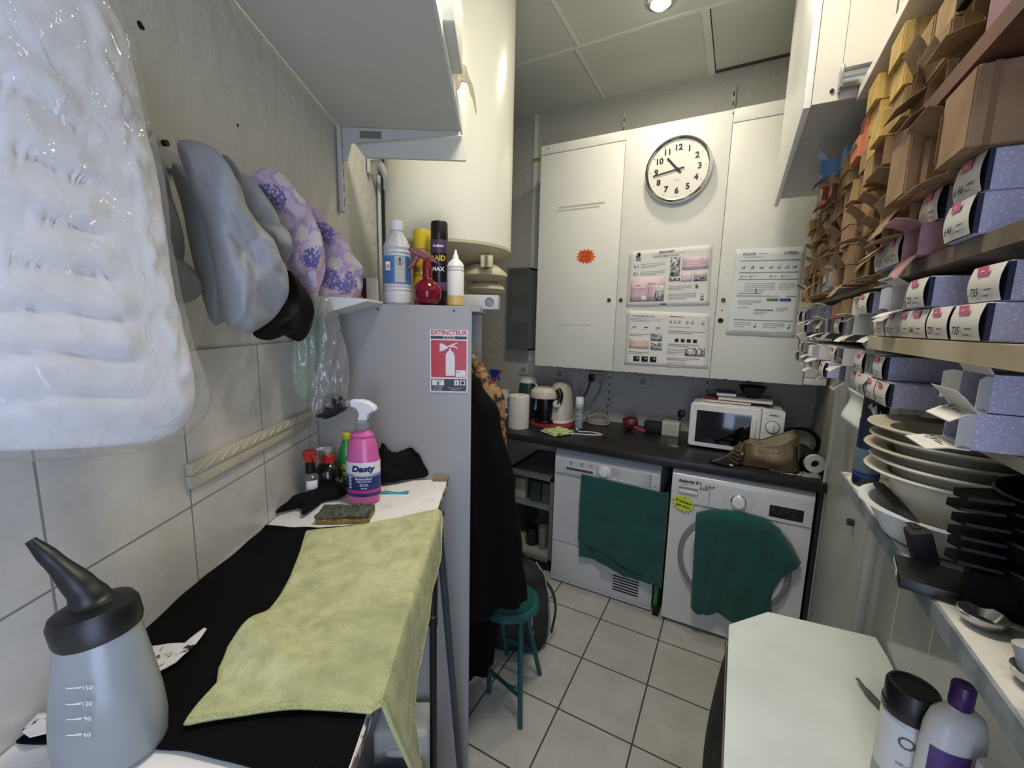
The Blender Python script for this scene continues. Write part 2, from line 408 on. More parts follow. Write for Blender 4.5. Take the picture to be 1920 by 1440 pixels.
# ================================================================== LAMPS
m_bulb = emit('lamp_glow', '#fff6e4', 12)
def ceiling_spot(loc, label, watt):
    t = thing('ceiling_spotlight', label, 'ceiling light', loc)
    MB().lathe([(.062, 0), (.062, -.006), (.045, -.012), (.042, -.004)], CHROME, 28).build('rim', t)
    MB().lathe([(.0, -.034), (.022, -.030), (.036, -.018), (.040, -.005)], m_bulb, 24).build('bulb', t)
    a = area('spot_light', (loc[0], loc[1], loc[2]-.05), .10, watt, '#fff3dd', (loc[0], loc[1], 0), shape='DISK')
    return t
ceiling_spot((-.435, 2.15, ZC), 'bright spotlight let into the ceiling panel above the washing machines', 5.5)
t = thing('ceiling_panel_light', 'square white light panel in the ceiling over the passage', 'ceiling light', (-.22, .80, ZC))
MB().box(-.25, .25, -.25, .25, -.012, 0, WPLAST, bev=.003).build('frame', t); MB().box(-.235, .235, -.235, .235, -.0135, -.0118, emit('panel_glow', '#fff8ec', 5)).build('diffuser', t)
area('panel_light', (-.22, .80, ZC-.02), .46, 19, '#fff4e2', (-.22, .80, 0))

# ================================================================== BACK WALL FITTINGS
m_rail = M('wall_rail', '#bdbeb8', .5)
def upright(x, z0, z1, label):
    b = MB(); b.box(-.012, .012, -.014, 0, 0, z1-z0, m_rail, bev=.002); z = .03
    while z < z1-z0-.03:
        b.box(-.003, .003, -.0146, -.013, z, z+.024, m_dark); z += .05
    return tag(b.build('slotted_wall_rail', loc=(x, YB, z0)), label, 'shelf rail', 'slotted shelf rails on the back wall')
upright(-.752, .93, 2.925, 'slotted shelf rail running behind the seam between left and middle cupboard doors')
upright(-.136, 1.10, 2.93, 'slotted shelf rail above the seam between middle and right cupboard doors')

# wall cupboard with three flat doors
cb = thing('wall_cupboard', 'white three door wall cupboard with the clock and posters on it', 'cupboard', (-.38, 2.66, 1.305))
CY = 2.5
MB().box(-1.165, .31, CY+.021, YB-.016, 1.315, 2.655, WHITE).build('carcass', cb, 'world')
m_lock = M('lock_grey', '#4b4c4a', .4, metal=.4)
m_wear = M('chipped_edge', '#3b3a36', .9); m_tapemark = M('tape_residue', '#bdbdb2', .8)
for (x0, x1, zt, lx, lz) in ((-1.169, -.6495, 2.610, -.692, 1.729), (-.647, -.1145, 2.664, -.622, 1.729), (-.112, .308, 2.598, -.081, 1.726)):
    b = MB(); b.box(x0, x1, CY, CY+.02, 1.306, zt, WHITE, bev=.0015)
    x = x0+.02
    while x < x1-.03:                        # nibbled lower edge
        wd = random.uniform(.006, .02); b.box(x, x+wd, CY-.0006, CY+.004, 1.3055, 1.3055+random.uniform(.001, .004), m_wear); x += wd+random.uniform(.01, .06)
    dr = b.build('door', cb, 'world')
    MB().cyl((lx, CY, lz), (lx, CY-.006, lz), .0115, m_lock, seg=16).build('lock', dr, 'world')
    if x0 > -.2: MB().cyl((-.085, CY, 1.619), (-.085, CY-.002, 1.619), .0135, BLKM, seg=16).cyl((-.083, CY, 1.672), (-.083, CY-.001, 1.672), .0035, BLKM, seg=10).build('finger_hole', dr, 'world')
    if x0 < -1: MB().rect(-1.055, -.78, 2.268, 2.276, m_tapemark, Matrix.Translation((0, CY-.0006, 0)) @ FRONT).rect(-1.04, -.75, 2.285, 2.296, m_tapemark, Matrix.Translation((0, CY-.0006, 0)) @ FRONT).rect(-1.02, -.80, 1.575, 1.580, m_tapemark, Matrix.Translation((0, CY-.0006, 0)) @ FRONT).build('tape_marks', dr, 'world')
b = MB(); b.box(-1.169, -.648, CY-.002, CY+.02, 2.613, 2.665, WHITE, bev=.0015); b.cyl((-1.12, CY-.002, 2.645), (-1.12, CY-.004, 2.645), .004, m_lock, seg=8); b.build('top_rail', cb, 'world')
b = MB(); b.box(-.1125, .308, CY-.002, CY+.02, 2.601, 2.665, WHITE, bev=.0015)
b.cyl((-.115, CY-.002, 2.645), (-.115, CY-.004, 2.645), .004, m_lock, seg=8)
b.build('top_rail', cb, 'world')
MB().box(.312, .405, CY+.005, CY+.024, 1.345, 2.66, WHITE, bev=.001).box(.312, .405, CY+.005, CY+.03, 1.310, 1.342, WHITE, bev=.001).build('filler_panel', cb, 'world')

# clock
ck = thing('wall_clock', 'round chrome wall clock with black numerals on middle cupboard door', 'clock', (-.355, CY, 2.405))
R0 = .166; XC = Matrix.Rotation(radians(90), 4, 'X')
RT = Matrix.Rotation(radians(-1.5), 4, 'Y')
MB().lathe([(R0-.01, 0), (R0, .006), (R0+.003, .03), (R0-.002, .043), (R0-.010, .047), (R0-.017, .040), (R0-.019, .026)], CHROME, 64, X=XC).build('case', ck)
m_dial = M('clock_dial', '#e9e8dc', .5)
b = MB(); b.lathe([(0, .0355), (R0-.016, .0355)], m_dial, 48, X=XC)
DX = RT @ Matrix.Translation((0, -.0360, 0)) @ FRONT
for k in range(60):
    a = radians(90-6*k); r1 = R0-.024; r0 = r1-(.010 if k % 5 == 0 else .004); wd = .0022 if k % 5 == 0 else .0008
    X = DX @ Matrix.Rotation(a, 4, 'Z'); b.rect(r0, r1, -wd/2, wd/2, INK, X)
for k in range(1, 13):
    a = radians(90-30*k); b.text(str(k), .041, INK, DX @ T3(.108*cos(a), .108*sin(a), 0), bold=.0016)
b.text('quartz', .011, GREYP, DX @ T3(0, -.052, 0))
b.build('dial', ck)
def hand(name, ang, l, t, wd, z):
    X = RT @ Matrix.Translation((0, -z, 0)) @ FRONT @ Matrix.Rotation(radians(90-ang), 4, 'Z')
    MB().box(-t, l, -wd/2, wd/2, 0, .0015, INK, R=X).lathe([(0, .002), (wd*.9, .0018), (wd*.9, 0)], INK, 16, X=X).build(name, ck)
hand('hour_hand', 320, .082, .026, .0105, .037); hand('minute_hand', 262, .125, .034, .0075, .0395)
MB().lathe([(0, .043), (R0-.016, .043)], film('clock_glass', '#ffffff', haze=0, rough=.2, gloss=-.012, bump=0), 48, X=XC).build('glass', ck)

# ------------------------------------------------------------------ papers on the doors
m_pw = M('poster_paper', '#e2e3dd', .6, var=.04, vs=8, bump=.25, bs=7); m_pw2 = M('poster_blue_white', '#dfe4e4', .6, var=.04, vs=8, bump=.25, bs=7)
m_pp = M('poster_pink', '#e3ccd3', .6); m_pr = M('poster_rose', '#dcbdca', .6); m_psal = M('poster_salmon', '#e4cfc7', .6)
m_pt = M('poster_teal', '#7f9ea3', .6); m_pg = M('poster_grey_text', '#b4b5b0', .6); m_pd = M('poster_dark', '#5f6167', .6, col2='#c6c8ca', vs=70, lo=.45, hi=.55)
m_pgr = M('poster_green', '#5c8a6a', .6); m_pb = M('poster_blue', '#3d5a94', .6)
def poster(name, label, quad, wq, hq, draw, paper):
    """quad = four corners (x, z) on the door, top-left, top-right, bottom-right, bottom-left"""
    (ax, az), (bx, bz), (cx, cz), (dx, dz) = quad
    b = MB()
    def P(s, t, o=0):   # s 0..1 left-right, t 0..1 top-bottom
        x = (ax*(1-s)+bx*s)*(1-t)+(dx*(1-s)+cx*s)*t; z = (az*(1-s)+bz*s)*(1-t)+(dz*(1-s)+cz*s)*t
        w_ = .0012+.0025*max(0, nz(s*4, t*4, ax*9))+.004*max(0, t-.93)*8
        return Vector((x, CY-w_-o, z))
    b.sheet(lambda s, t: P(s, 1-t), 14, 14, paper)
    cnt = [0]
    def R(x0, y0, x1, y1, m, o=.0007):
        cnt[0] += 1; o += .000012*cnt[0]
        b.sheet(lambda s, t: P((x0+(x1-x0)*s)/wq, (y1+(y0-y1)*t)/hq, o), 4, 4, m)
    def Tx(s, x, y, size, m=INK, bold=0.):
        sc = abs(bx-ax)/wq; p = P(x/wq, y/hq, .0024)
        b.text(s, size*sc, m, Matrix.Translation(p) @ FRONT @ Matrix.Rotation(atan2(bz-az, bx-ax), 4, 'Z'), bold=bold*sc)
    def lines(x0, y0, x1, n, dy, m=m_pg, h=1.2):
        for i in range(n): R(x0, y0+i*dy, x1-(0 if i < n-1 else (x1-x0)*.35), y0+i*dy+h, m)
    draw(R, Tx, lines)
    return tag(b.build(name, solid=.0006), label, 'poster')
def d1(R, Tx, lines):
    Tx('SERIE EXPERT', 90, 7, 6, INK, .1); Tx('GUIDE DE MISE EN PLACE', 88, 15.5, 5.2, M('t1', '#6b6c6a', .6), .05); R(56, 10.6, 130, 11.3, m_pg)
    R(17, 6, 29, 22, m_pd); R(21, 4, 27, 12, INK)
    for y in (29, 46): R(14, y, 19, y+8, m_pd); R(22, y, 25, y+8, m_pg); lines(30, y, 88, 3, 3.5)
    R(8, 58, 90, 112, m_pp); R(10, 69, 48, 111, m_pr); R(50, 69, 89, 111, m_pr); R(68, 78, 88, 110, m_pd); R(68, 78, 88, 92, PAPER, .0009); R(36, 100, 48, 109, PAPER, .001); Tx('Serie', 27, 75, 5, INK); lines(15, 82, 45, 3, 4, M('t2', '#b08fa4', .6)); lines(53, 73, 84, 1, 4, INK)
    R(100, 20, 122, 60, m_pd); R(126, 22, 184, 48, m_pp); lines(128, 25, 178, 5, 4, M('t3', '#c4a0ae', .6)); R(98, 62, 124, 70, m_pd); R(126, 54, 150, 72, m_pp); R(153, 54, 182, 72, m_pd); R(153, 54, 182, 62, m_pp, .001)
    lines(98, 80, 150, 3, 3.6); R(158, 78, 164, 87, m_pd); lines(98, 96, 160, 4, 3.6); R(170, 98, 177, 112, m_pd); R(82, 117, 96, 119.5, INK)
m_t = M('poster_small_text', '#8d8e8a', .6)
def d2(R, Tx, lines):
    Tx('LE PROGRAMME DES ETAPES', 42, 13, 4.6, INK); lines(10, 18, 88, 3, 3.5)
    for x in (16, 46, 76): R(x, 38, x+10, 40, INK); lines(x-4, 43, x+13, 1, 3)
    lines(10, 55, 60, 2, 3.5, m_t); R(9, 66, 60, 90, m_psal); lines(12, 69, 56, 5, 4, M('t4', '#c9b0a6', .6)); R(64, 52, 92, 70, m_pd); R(64, 74, 92, 92, m_pd); lines(10, 98, 60, 2, 4, m_t)
    for x in (22, 43, 64): R(x, 108, x+16, 121, INK); R(x+9, 112, x+13, 115, PAPER, .001)
    lines(108, 10, 158, 1, 3, INK)
    for x in (108, 118, 128, 146, 158, 182): R(x, 18, x+6, 26, m_pg)
    lines(106, 34, 184, 1, 3.5); lines(106, 44, 190, 2, 4, m_t)
    for x in (122, 136, 150, 164): R(x, 62, x+9, 70, INK)
    lines(106, 75, 178, 2, 4, m_t); R(146, 82, 192, 102, m_pd); R(154, 86, 166, 100, m_pp, .001); R(176, 88, 180, 100, PAPER, .001); lines(104, 86, 142, 4, 4); lines(104, 108, 180, 2, 4, m_t); lines(106, 118, 150, 4, 3.6)
def d3(R, Tx, lines):
    Tx('DULCIA', 32, 11, 8, M('t5', '#3e5560', .6), .1); lines(52, 10, 84, 1, 3); lines(22, 17, 80, 1, 3); Tx("L'OREAL", 122, 11, 8, INK, .1)
    for y in (24, 48, 62, 96, 146): R(14, y, 142, y+1.8, m_pt)
    for x in (18, 38, 58, 78, 96, 112, 128): lines(x, 38, x+8, 2, 2.4, m_t); R(x+5, 35, x+8, 41, m_pd)
    for x in (18, 38, 82, 106): R(x, 55, x+4, 59, m_pt); lines(x+6, 56, x+18, 1, 3)
    lines(30, 70, 96, 5, 4); lines(104, 70, 138, 4, 4); R(56, 82, 58, 92, INK); lines(18, 91, 96, 1, 3, m_t)
    lines(18, 106, 70, 3, 3.4); R(82, 101, 106, 107, m_pgr); R(109, 101, 133, 107, m_pb)
    R(58, 124, 98, 127, m_pt); lines(56, 130, 86, 2, 3); lines(20, 120, 54, 1, 3); lines(104, 120, 128, 3, 3)
    for x in (60, 132): R(x, 160, x+5, 162, INK); R(x+4, 154, x+5.5, 162, INK)
    lines(16, 152, 54, 3, 4); lines(80, 152, 126, 3, 4); lines(12, 170, 138, 2, 3)
poster('poster', 'pink and white illustrated guide sheet, upper one on the middle cupboard door', ((-.588, 2.003), (-.156, 2.016), (-.145, 1.700), (-.590, 1.692)), 190, 122, d1, m_pw)
poster('poster', 'white text sheet with small black pictures below the pink guide', ((-.582, 1.672), (-.138, 1.655), (-.124, 1.358), (-.578, 1.352)), 200, 130, d2, m_pw)
poster('poster', 'blue lined instruction sheet on the right cupboard door', ((-.045, 1.985), (.255, 1.978), (.252, 1.540), (-.055, 1.546)), 150, 180, d3, m_pw2)
def star(name, label, c, rx, rz, m, rows, size, n=16, tilt=0., ink=INK, inner=.72, z0=0.):
    pts = []
    for k in range(2*n):
        a = pi*k/n; q = (1 if k % 2 == 0 else inner)*random.uniform(.93, 1.05); pts.append((rx*q*cos(a), rz*q*sin(a)))
    X = Matrix.Translation(c) @ Matrix.Rotation(radians(tilt), 4, 'Y') @ FRONT
    b = MB(); b.prism(pts, 0, .0012, m, X=X)
    for s, y in rows: b.text(s, size, ink, X @ T3(0, y, .0012), bold=.0006)
    return tag(b.build(name), label, 'sticker')
star('star_sticker', 'small orange starburst sticker with red writing on left cupboard door', (-.851, CY, 1.990), .066, .048, M('neon_orange', '#f06a2c', .6, var=.1, vs=30), (('NOUS', .022), ('l AVEC', .0), ('AOUT', -.022)), .024, 14, 3, M('dark_red_ink', '#7c1d10', .6))
# green clip on the cupboard's upper corner
b = MB(); b.box(-.03, .03, -.006, .006, -.008, .0, M('green_clip', '#5fae2c', .4), bev=.002); b.box(-.028, .02, -.006, .006, .003, .010, M('green_clip_b', '#4f9a22', .4), bev=.002)
tag(b.build('plastic_clip', loc=(-1.20, 2.52, 2.600)), 'bright green plastic clip on the left edge of the wall cupboard', 'clip')

# sockets
def socket(x, z, label, s=.08, plug=False):
    t = thing('wall_socket', label, 'power socket', (x, YB, z), 0, 'power sockets on the back wall')
    b = MB(); b.box(-s/2, s/2, -.012, 0, -s/2, s/2, M('socket_plate', '#b9b9b1', .5), bev=.004); b.build('plate', t)
    MB().lathe([(.021, .0125), (.019, .0125), (.017, .004), (0, .004)], M('socket_well', '#8f8f88', .5), 20, X=XC).cyl((0, -.004, .008), (0, -.014, .008), .0025, STEEL, seg=8).build('socket_well', t)
    return t
socket(-1.421, 1.228, 'white power socket on the wall left of the cupboard'); socket(-1.125, 1.222, 'power socket in the shade above the coffee machine')
socket(-.524, 1.214, 'power socket in the shade under the posters')
t = thing('double_socket', 'double power socket with two plugs and trailing leads', 'power socket', (-.845, YB, 1.22))
MB().box(-.06, .06, -.03, 0, -.035, .04, M('socket_box', '#a9a99f', .5), bev=.005).build('socket_box', t)
MB().box(-.045, -.005, -.055, -.03, -.03, .02, BLACK, bev=.005).tube([(-.03, -.05, -.03), (-.05, -.05, -.10), (-.075, -.06, -.16), (-.085, -.1, -.297)], .006, BLACK, 8, sm=6).build('black_plug', t)
MB().box(.01, .05, -.055, -.03, -.02, .02, M('grey_plug', '#9c9c93', .5), bev=.005).tube([(.035, -.05, -.02), (.045, -.06, -.08), (0, -.09, -.18), (-.06, -.12, -.26), (-.09, -.14, -.297)], .004, M('grey_lead', '#77776f', .6), 8, sm=6).build('grey_plug', t)
# clear plastic medicine cabinet left of the cupboard
m_smoke = film('smoked_clear', '#dcdfde', haze=.28, rough=.08, gloss=.03, bump=0, hazecol='#a9acab')
t = thing('medicine_cabinet', 'small smoked plastic wall cabinet left of the white cupboard', 'cabinet', (-1.425, YB, 1.385))
m_smf = M('smoked_frame', '#8d908e', .3)
b = MB(); b.box(-.09, .09, -.006, 0, 0, .59, m_smf)
for q in ((-.09, -.08, -.12, 0, 0, .59), (.08, .09, -.12, 0, 0, .59), (-.09, .09, -.12, 0, 0, .012), (-.09, .09, -.12, 0, .578, .59), (-.08, .08, -.1, 0, .20, .206), (-.08, .08, -.1, 0, .40, .406)): b.box(*q, m_smf)
b.build('cabinet_body', t)
b = MB(); b.box(-.09, .09, -.128, -.122, 0, .59, m_smoke); b.build('door', t)
for z, cc in ((.012, '#8a8d8c'), (.207, '#b4b7b6'), (.407, '#9ea1a2')):
    b = MB(); b.box(-.07, .07, -.09, -.02, z+.002, z+.10, M('carton', cc, .6)); tag(b.build('medicine_box', loc=(-1.425, YB, 1.385)), {.012: 'grey carton on the bottom shelf of the smoked wall cabinet', .207: 'pale carton on the middle shelf of the smoked wall cabinet', .407: 'grey white carton on the top shelf of the smoked wall cabinet'}[z], 'box', 'cartons in the smoked wall cabinet')

# overhead cupboard on the right wall
t = thing('overhead_cupboard', 'white overhead cupboard high on the right wall', 'cupboard', (.26, 1.82, 2.13))
m_oh = M('overhead_paint', '#d2cfc2', .5, var=.03, vs=3)
MB().box(.112, XR-.004, 1.34, 2.30, 2.16, 2.98, m_oh).build('carcass', t, 'world')
MB().box(.095, .111, 1.335, 2.305, 2.128, 2.99, M('overhead_door', '#eceee8', .35), bev=.002).build('door', t, 'world')
MB().box(.112, .165, 1.332, 1.339, 2.132, 2.98, m_oh).box(.166, .252, 1.332, 1.339, 2.132, 2.98, m_oh).box(.256, XR-.004, 1.332, 1.339, 2.132, 2.98, m_oh).build('end_panel', t, 'world')
hb = MB()
for x, z in ((.150, 2.155), (.265, 2.32), (.275, 2.55)): hb.cyl((x, 1.332, z), (x, 1.328, z), .0045, BLKM, seg=10)
hb.build('screw', t, 'world')
b = MB(); b.cyl((.165, 1.315, 2.165), (.30, 1.315, 2.165), .018, STEEL, seg=20); b.box(.165, .30, 1.312, 1.331, 2.172, 2.195, DGREY, bev=.003); b.box(.160, .166, 1.295, 1.331, 2.145, 2.195, STEEL, bev=.002)
b.build('cylinder_handle', t, 'world')

# ================================================================== WORKTOP AND MACHINES
m_wt = M('black_worktop', '#1d1d1e', .38, col2='#2a2a2a', vs=30, lo=.3, hi=.7)
CT = .912
t = thing('worktop', 'long black worktop over the two machines along the back wall', 'worktop', (-.8, 2.5, 0))
MB().box(-1.86, .412, 2.19, YB-.003, CT-.042, CT, m_wt, bev=.003).build('top', t, 'world')
MB().box(.386, .404, 2.215, 2.83, 0, CT-.043, m_wt).build('end_panel', t, 'world')
MB().box(-1.80, -1.78, 2.25, 2.8, 0, CT-.043, m_wt).build('end_panel', t, 'world')

m_mach = M('machine_enamel', '#d7d9da', .3, coat=.2); m_drym = M('dryer_enamel', '#c9ccce', .3, coat=.2)
m_seam = M('seam', '#4a4b4c', .7); m_print = M('panel_print', '#55585a', .6)
def appliance_body(mb, x0, x1, y0, y1, z0, z1, r, m):
    n = 8; prof = [(y0, z0)]+[(y0+r-r*cos(radians(90*i/n)), z1-r+r*sin(radians(90*i/n))) for i in range(n+1)]+[(y1, z1), (y1, z0)]
    mb.prism(prof, x0, x1, m, axis='x')
# ---- tumble dryer
dx0, dx1, dy = -.893, -.290, 2.24
t = thing('tumble_dryer', 'grey white tumble dryer with a green towel hanging over its front, left machine', 'tumble dryer', ((dx0+dx1)/2, 2.5, 0))
b = MB(); appliance_body(b, dx0, dx1, dy, 2.80, .012, .846, .045, m_drym)
b.box(dx0-.0004, dx1+.0004, dy-.0006, dy+.01, .703, .706, m_seam); b.box(dx0-.0004, dx1+.0004, dy-.0006, dy+.01, .268, .2715, m_seam)
b.build('body', t, 'world', bevel=.006)
b = MB(); appliance_body(b, dx0+.006, dx1-.006, dy-.012, dy+.06, .709, .838, .05, m_drym)
b.box(-.632, -.630, dy-.0126, dy, .712, .79, m_seam); FX = Matrix.Translation((0, dy-.0127, 0)) @ FRONT
for x, n in ((-.80, 3), (-.735, 2), (-.68, 2)):
    b.rect(x, x+.024, .787, .789, m_print, FX)
    for i in range(3): b.rect(x+.002, x+.006+.01*random.random(), .781-i*.006, .7835-i*.006, m_print, FX); b.rect(x+.014, x+.022, .781-i*.006, .7825-i*.006, m_print, FX)
for i in range(6): b.rect(-.545, -.538, .79-i*.008, .793-i*.008, m_print, FX); b.rect(-.533, -.533+random.uniform(.02, .06), .791-i*.008, .7922-i*.008, m_print, FX)
for i in range(7): b.rect(-.375, -.345, .79-i*.011, .7915-i*.011, m_print, FX)
for i in range(7): b.rect(-.342, -.336, .789-i*.011, .795-i*.011, INK, FX)
b.text('7kg', .012, m_print, FX @ T3(-.312, .735, 0)); 
b.build('control_panel', t, 'world')
b = MB(); b.box(-.83, -.64, dy-.0145, dy-.008, .715, .765, m_drym, bev=.003); b.box(-.815, -.655, dy-.0151, dy-.010, .738, .752, m_seam); b.build('water_drawer', t, 'world')
b = MB(); b.lathe([(.034, 0), (.033, .006), (.026, .008), (.025, .02), (.022, .023), (0, .023)], WPLAST, 36, X=Matrix.Translation((-.590, dy-.012, .765)) @ XC); b.box(-.594, -.586, dy-.044, dy-.034, .742, .788, WPLAST, bev=.002); b.build('dial', t, 'world')
b = MB()
for i in range(4): b.lathe([(.007, 0), (.006, .004), (0, .005)], WPLAST, 14, X=Matrix.Translation((-.53+i*.038, dy-.012, .731)) @ XC); b.rect(-.535+i*.038, -.532+i*.038, .742, .746, INK, FX)
b.build('button', t, 'world')
b = MB(); b.box(dx0+.01, dx1-.01, dy-.004, dy, .03, .262, m_drym, bev=.003)
for i in range(6): b.box(-.508, -.362, dy-.0048, dy-.001, .068+i*.017, .0765+i*.017, BLACK)
for i in range(5): b.box(-.585, -.50, dy-.0046, dy-.001, .110+i*.011, .112+i*.011, m_seam)
b.build('vent_panel', t, 'world')
# ---- washing machine
wx0, wx1, wy = -.230, .375, 2.21
t = thing('washing_machine', 'white front loading washing machine with a green towel over its round door', 'washing machine', ((wx0+wx1)/2, 2.48, 0))
b = MB(); appliance_body(b, wx0, wx1, wy, 2.78, .022, .856, .03, m_mach); b.box(wx0-.0004, wx1+.0004, wy-.0006, wy+.01, .690, .6925, m_seam)
b.build('body', t, 'world', bevel=.005)
fb = MB()
for x in (wx0+.05, wx1-.05):
    for y in (wy+.05, 2.73): fb.cyl((x, y, 0), (x, y, .024), .018, BLACK, seg=12)
fb.build('feet', t, 'world')
FX = Matrix.Translation((0, wy-.0085, 0)) @ FRONT
b = MB(); appliance_body(b, wx0+.004, wx1-.004, wy-.008, wy+.05, .695, .850, .035, m_mach); b.box(-.052, -.050, wy-.0086, wy, .700, .812, m_seam)
HX = Matrix.Translation((0, wy-.0088, 0)) @ FRONT @ Matrix.Rotation(radians(-3), 4, 'Z')
b.text('Bellavita 8 L', .022, INK, FX @ T3(-.142, .806, 0) @ Matrix.Rotation(radians(1), 4, 'Z'), bold=.0007, shear=.25); b.text('2 ou K', .016, INK, FX @ T3(-.052, .797, 0), bold=.0006, shear=.2); b.text('S.V.P', .019, INK, FX @ T3(-.078, .781, 0), bold=.0007, shear=.1)
b.rect(-.185, -.13, .7895, .7905, m_print, FX); b.rect(-.185, -.15, .786, .787, m_print, FX)
for k in range(21):
    a = radians(-35+250*k/20); X = FX @ T3(.077, .752, 0) @ Matrix.Rotation(a, 4, 'Z'); b.rect(.040, .046, -.0005, .0005, m_print, X)
    if abs(cos(a)) > .3: sx = .052 if cos(a) > 0 else -.070; b.rect(.077+cos(a)*.052-(.0 if cos(a) > 0 else .016), .077+cos(a)*.052+(.016 if cos(a) > 0 else 0), .752+sin(a)*.054-.001, .752+sin(a)*.054+.001, m_pg, FX)
b.build('control_panel', t, 'world')
b = MB(); b.box(-.198, -.100, wy-.0105, wy-.006, .742, .783, m_mach, bev=.003); b.box(-.194, -.104, wy-.0112, wy-.008, .764, .777, GREYP, bev=.001); b.box(-.194, -.104, wy-.020, wy-.009, .745, .760, m_mach, bev=.005); b.build('detergent_drawer', t, 'world')
b = MB(); b.lathe([(.035, 0), (.034, .004), (.030, .006)], CHROME, 40, X=Matrix.Translation((.077, wy-.008, .752)) @ XC); b.lathe([(.029, .0), (.028, .022), (.025, .026), (0, .027)], WPLAST, 40, X=Matrix.Translation((.077, wy-.008, .752)) @ XC); b.build('dial', t, 'world')
b = MB(); b.prism(rrect(.205, .338, .712, .768, .004), wy-.010, wy-.006, BLACK, axis='y')
DXP = Matrix.Translation((0, wy-.0103, 0)) @ FRONT
for x, z, ww in ((.212, .757, .012), (.212, .749, .012), (.212, .741, .012), (.250, .752, .010), (.246, .740, .009), (.244, .732, .006), (.270, .758, .010), (.270, .745, .010), (.297, .756, .008), (.297, .742, .008), (.296, .726, .01), (.320, .722, .008)): b.rect(x, x+ww, z, z+.0028, m_print, DXP)
b.build('display', t, 'world')
dc = (.074, .432); XD = Matrix.Translation((dc[0], wy, dc[1])) @ XC
m_ring = M('door_ring_grey', '#8f9396', .35, metal=.3)
b = MB(); b.lathe([(.232, 0), (.246, .004), (.247, .022), (.238, .034), (.226, .036), (.222, .030)], m_ring, 64, X=XD); dd = b.build('door_ring', t, 'world')
MB().lathe([(.224, .028), (.215, .038), (.19, .040), (.168, .030), (.160, .020)], m_mach, 64, X=XD).build('door_frame', dd, 'world')
MB().lathe([(.168, .028), (.150, .024), (.10, .012), (.0, .006)], M('door_glass', '#08090b', .08, coat=.4), 48, X=XD).build('door_glass', dd, 'world')
star('star_sticker', 'fluorescent yellow starburst sticker with handwriting on washing machine front', (-.166, wy-.0098, .688), .060, .048, M('neon_yellow', '#d6e338', .6), (('1', .028), ('8 hauteur', .008), ('pas plus', -.014)), .020, 15, 10)

# ---- towels
m_tow = M('green_towel', '#0f5752', .95, col2='#0a4742', vs=9, lo=.3, hi=.7, bump=.35, bs=500, sheen=.3)
def towel_a(s, v):     # over the dryer front
    xt = -.712+s*.425; xb = -.706+s*.418; x = xt*(1-v)+xb*v; zt = .726-.016*s; zb = .232-.045*s+.012*sin(s*7); z = zt*(1-v)+zb*v
    y = dy-.018-.006*v-.010*v*(nz(s*5, v*1.5, 3)+.6)-.010*max(0, sin(s*19+v*2))*v
    return (x, y, z)
t = thing('green_towel', 'dark green towel folded double over the front of the tumble dryer', 'towel', (-.5, 2.2, .2), 0, 'green towels on the machines')
MB().sheet(towel_a, 40, 34, m_tow).build('towel_sheet', t, 'world', solid=.005)
def towel_a2(s, v):    # upper fold, hanging shorter, wrapping the right side
    x = -.716+s*.472; zt = .732-.014*s; zb = .330-.130*s+.02*s*s+.01*sin(s*6); z = zt*(1-v)+zb*v-.05*max(0, s-.9)*10*v
    y = dy-.031-.012*v*(nz(s*4, v*2, 8)+.5)-.010*max(0, sin(s*16+2-v*3))*v+max(0, s-.93)*.9*(.3+v*.2)
    return (x, y, z)
MB().sheet(towel_a2, 44, 34, m_tow).build('upper_fold', t, 'world', solid=.005)
TOPW = [(-.100, .655), (-.045, .685), (.03, .703), (.11, .708), (.19, .700), (.25, .665), (.30, .605), (.345, .525)]
BOTW = [(-.082, .165), (-.045, .140), (-.015, .150), (.03, .175), (.09, .165), (.15, .160), (.20, .185), (.262, .250)]
def curve(tab, s):
    q = s*(len(tab)-1); i = min(int(q), len(tab)-2); f = q-i; f = f*f*(3-2*f)*.5+f*.5
    return tab[i][0]+(tab[i+1][0]-tab[i][0])*f, tab[i][1]+(tab[i+1][1]-tab[i][1])*f
def towel_b(s, v):
    a, c = curve(TOPW, s), curve(BOTW, s); e = v
    x = a[0]+(c[0]-a[0])*e; z = a[1]+(c[1]-a[1])*e
    if s > .86: x -= (s-.86)*.32*sin(pi*v)
    y = wy-.046-.004*sin(pi*min(1, v*4))-.020*v*(.5+.5*sin(s*24+1.5*nz(s*3, v*2, 1)))-.008*nz(s*4, v*3, 5)
    if v < .06: y += (.06-v)/.06*.025
    return (x, y, z)
b = MB(); b.sheet(towel_b, 60, 44, m_tow)
tag(b.build('green_towel', solid=.006), 'dark green towel draped over the round washing machine door', 'towel', 'green towels on the machines')
# ---- narrow green folded board between the machines
m_gr = M('green_board', '#37803f', .5)
t = thing('folded_board', 'narrow green folded board standing between the two machines', 'board', (-.262, 2.4, 0))
MB().box(-.272, -.250, 2.236, 2.60, .035, .665, m_gr, bev=.004, R=Matrix.Translation((-.262, 2.4, 0)) @ Matrix.Rotation(radians(-3), 4, 'Z') @ Matrix.Translation((.262, -2.4, 0))).build('board', t, 'world')
MB().box(-.280, -.246, 2.222, 2.60, 0, .05, BLKM, bev=.004).build('foot', t, 'world')

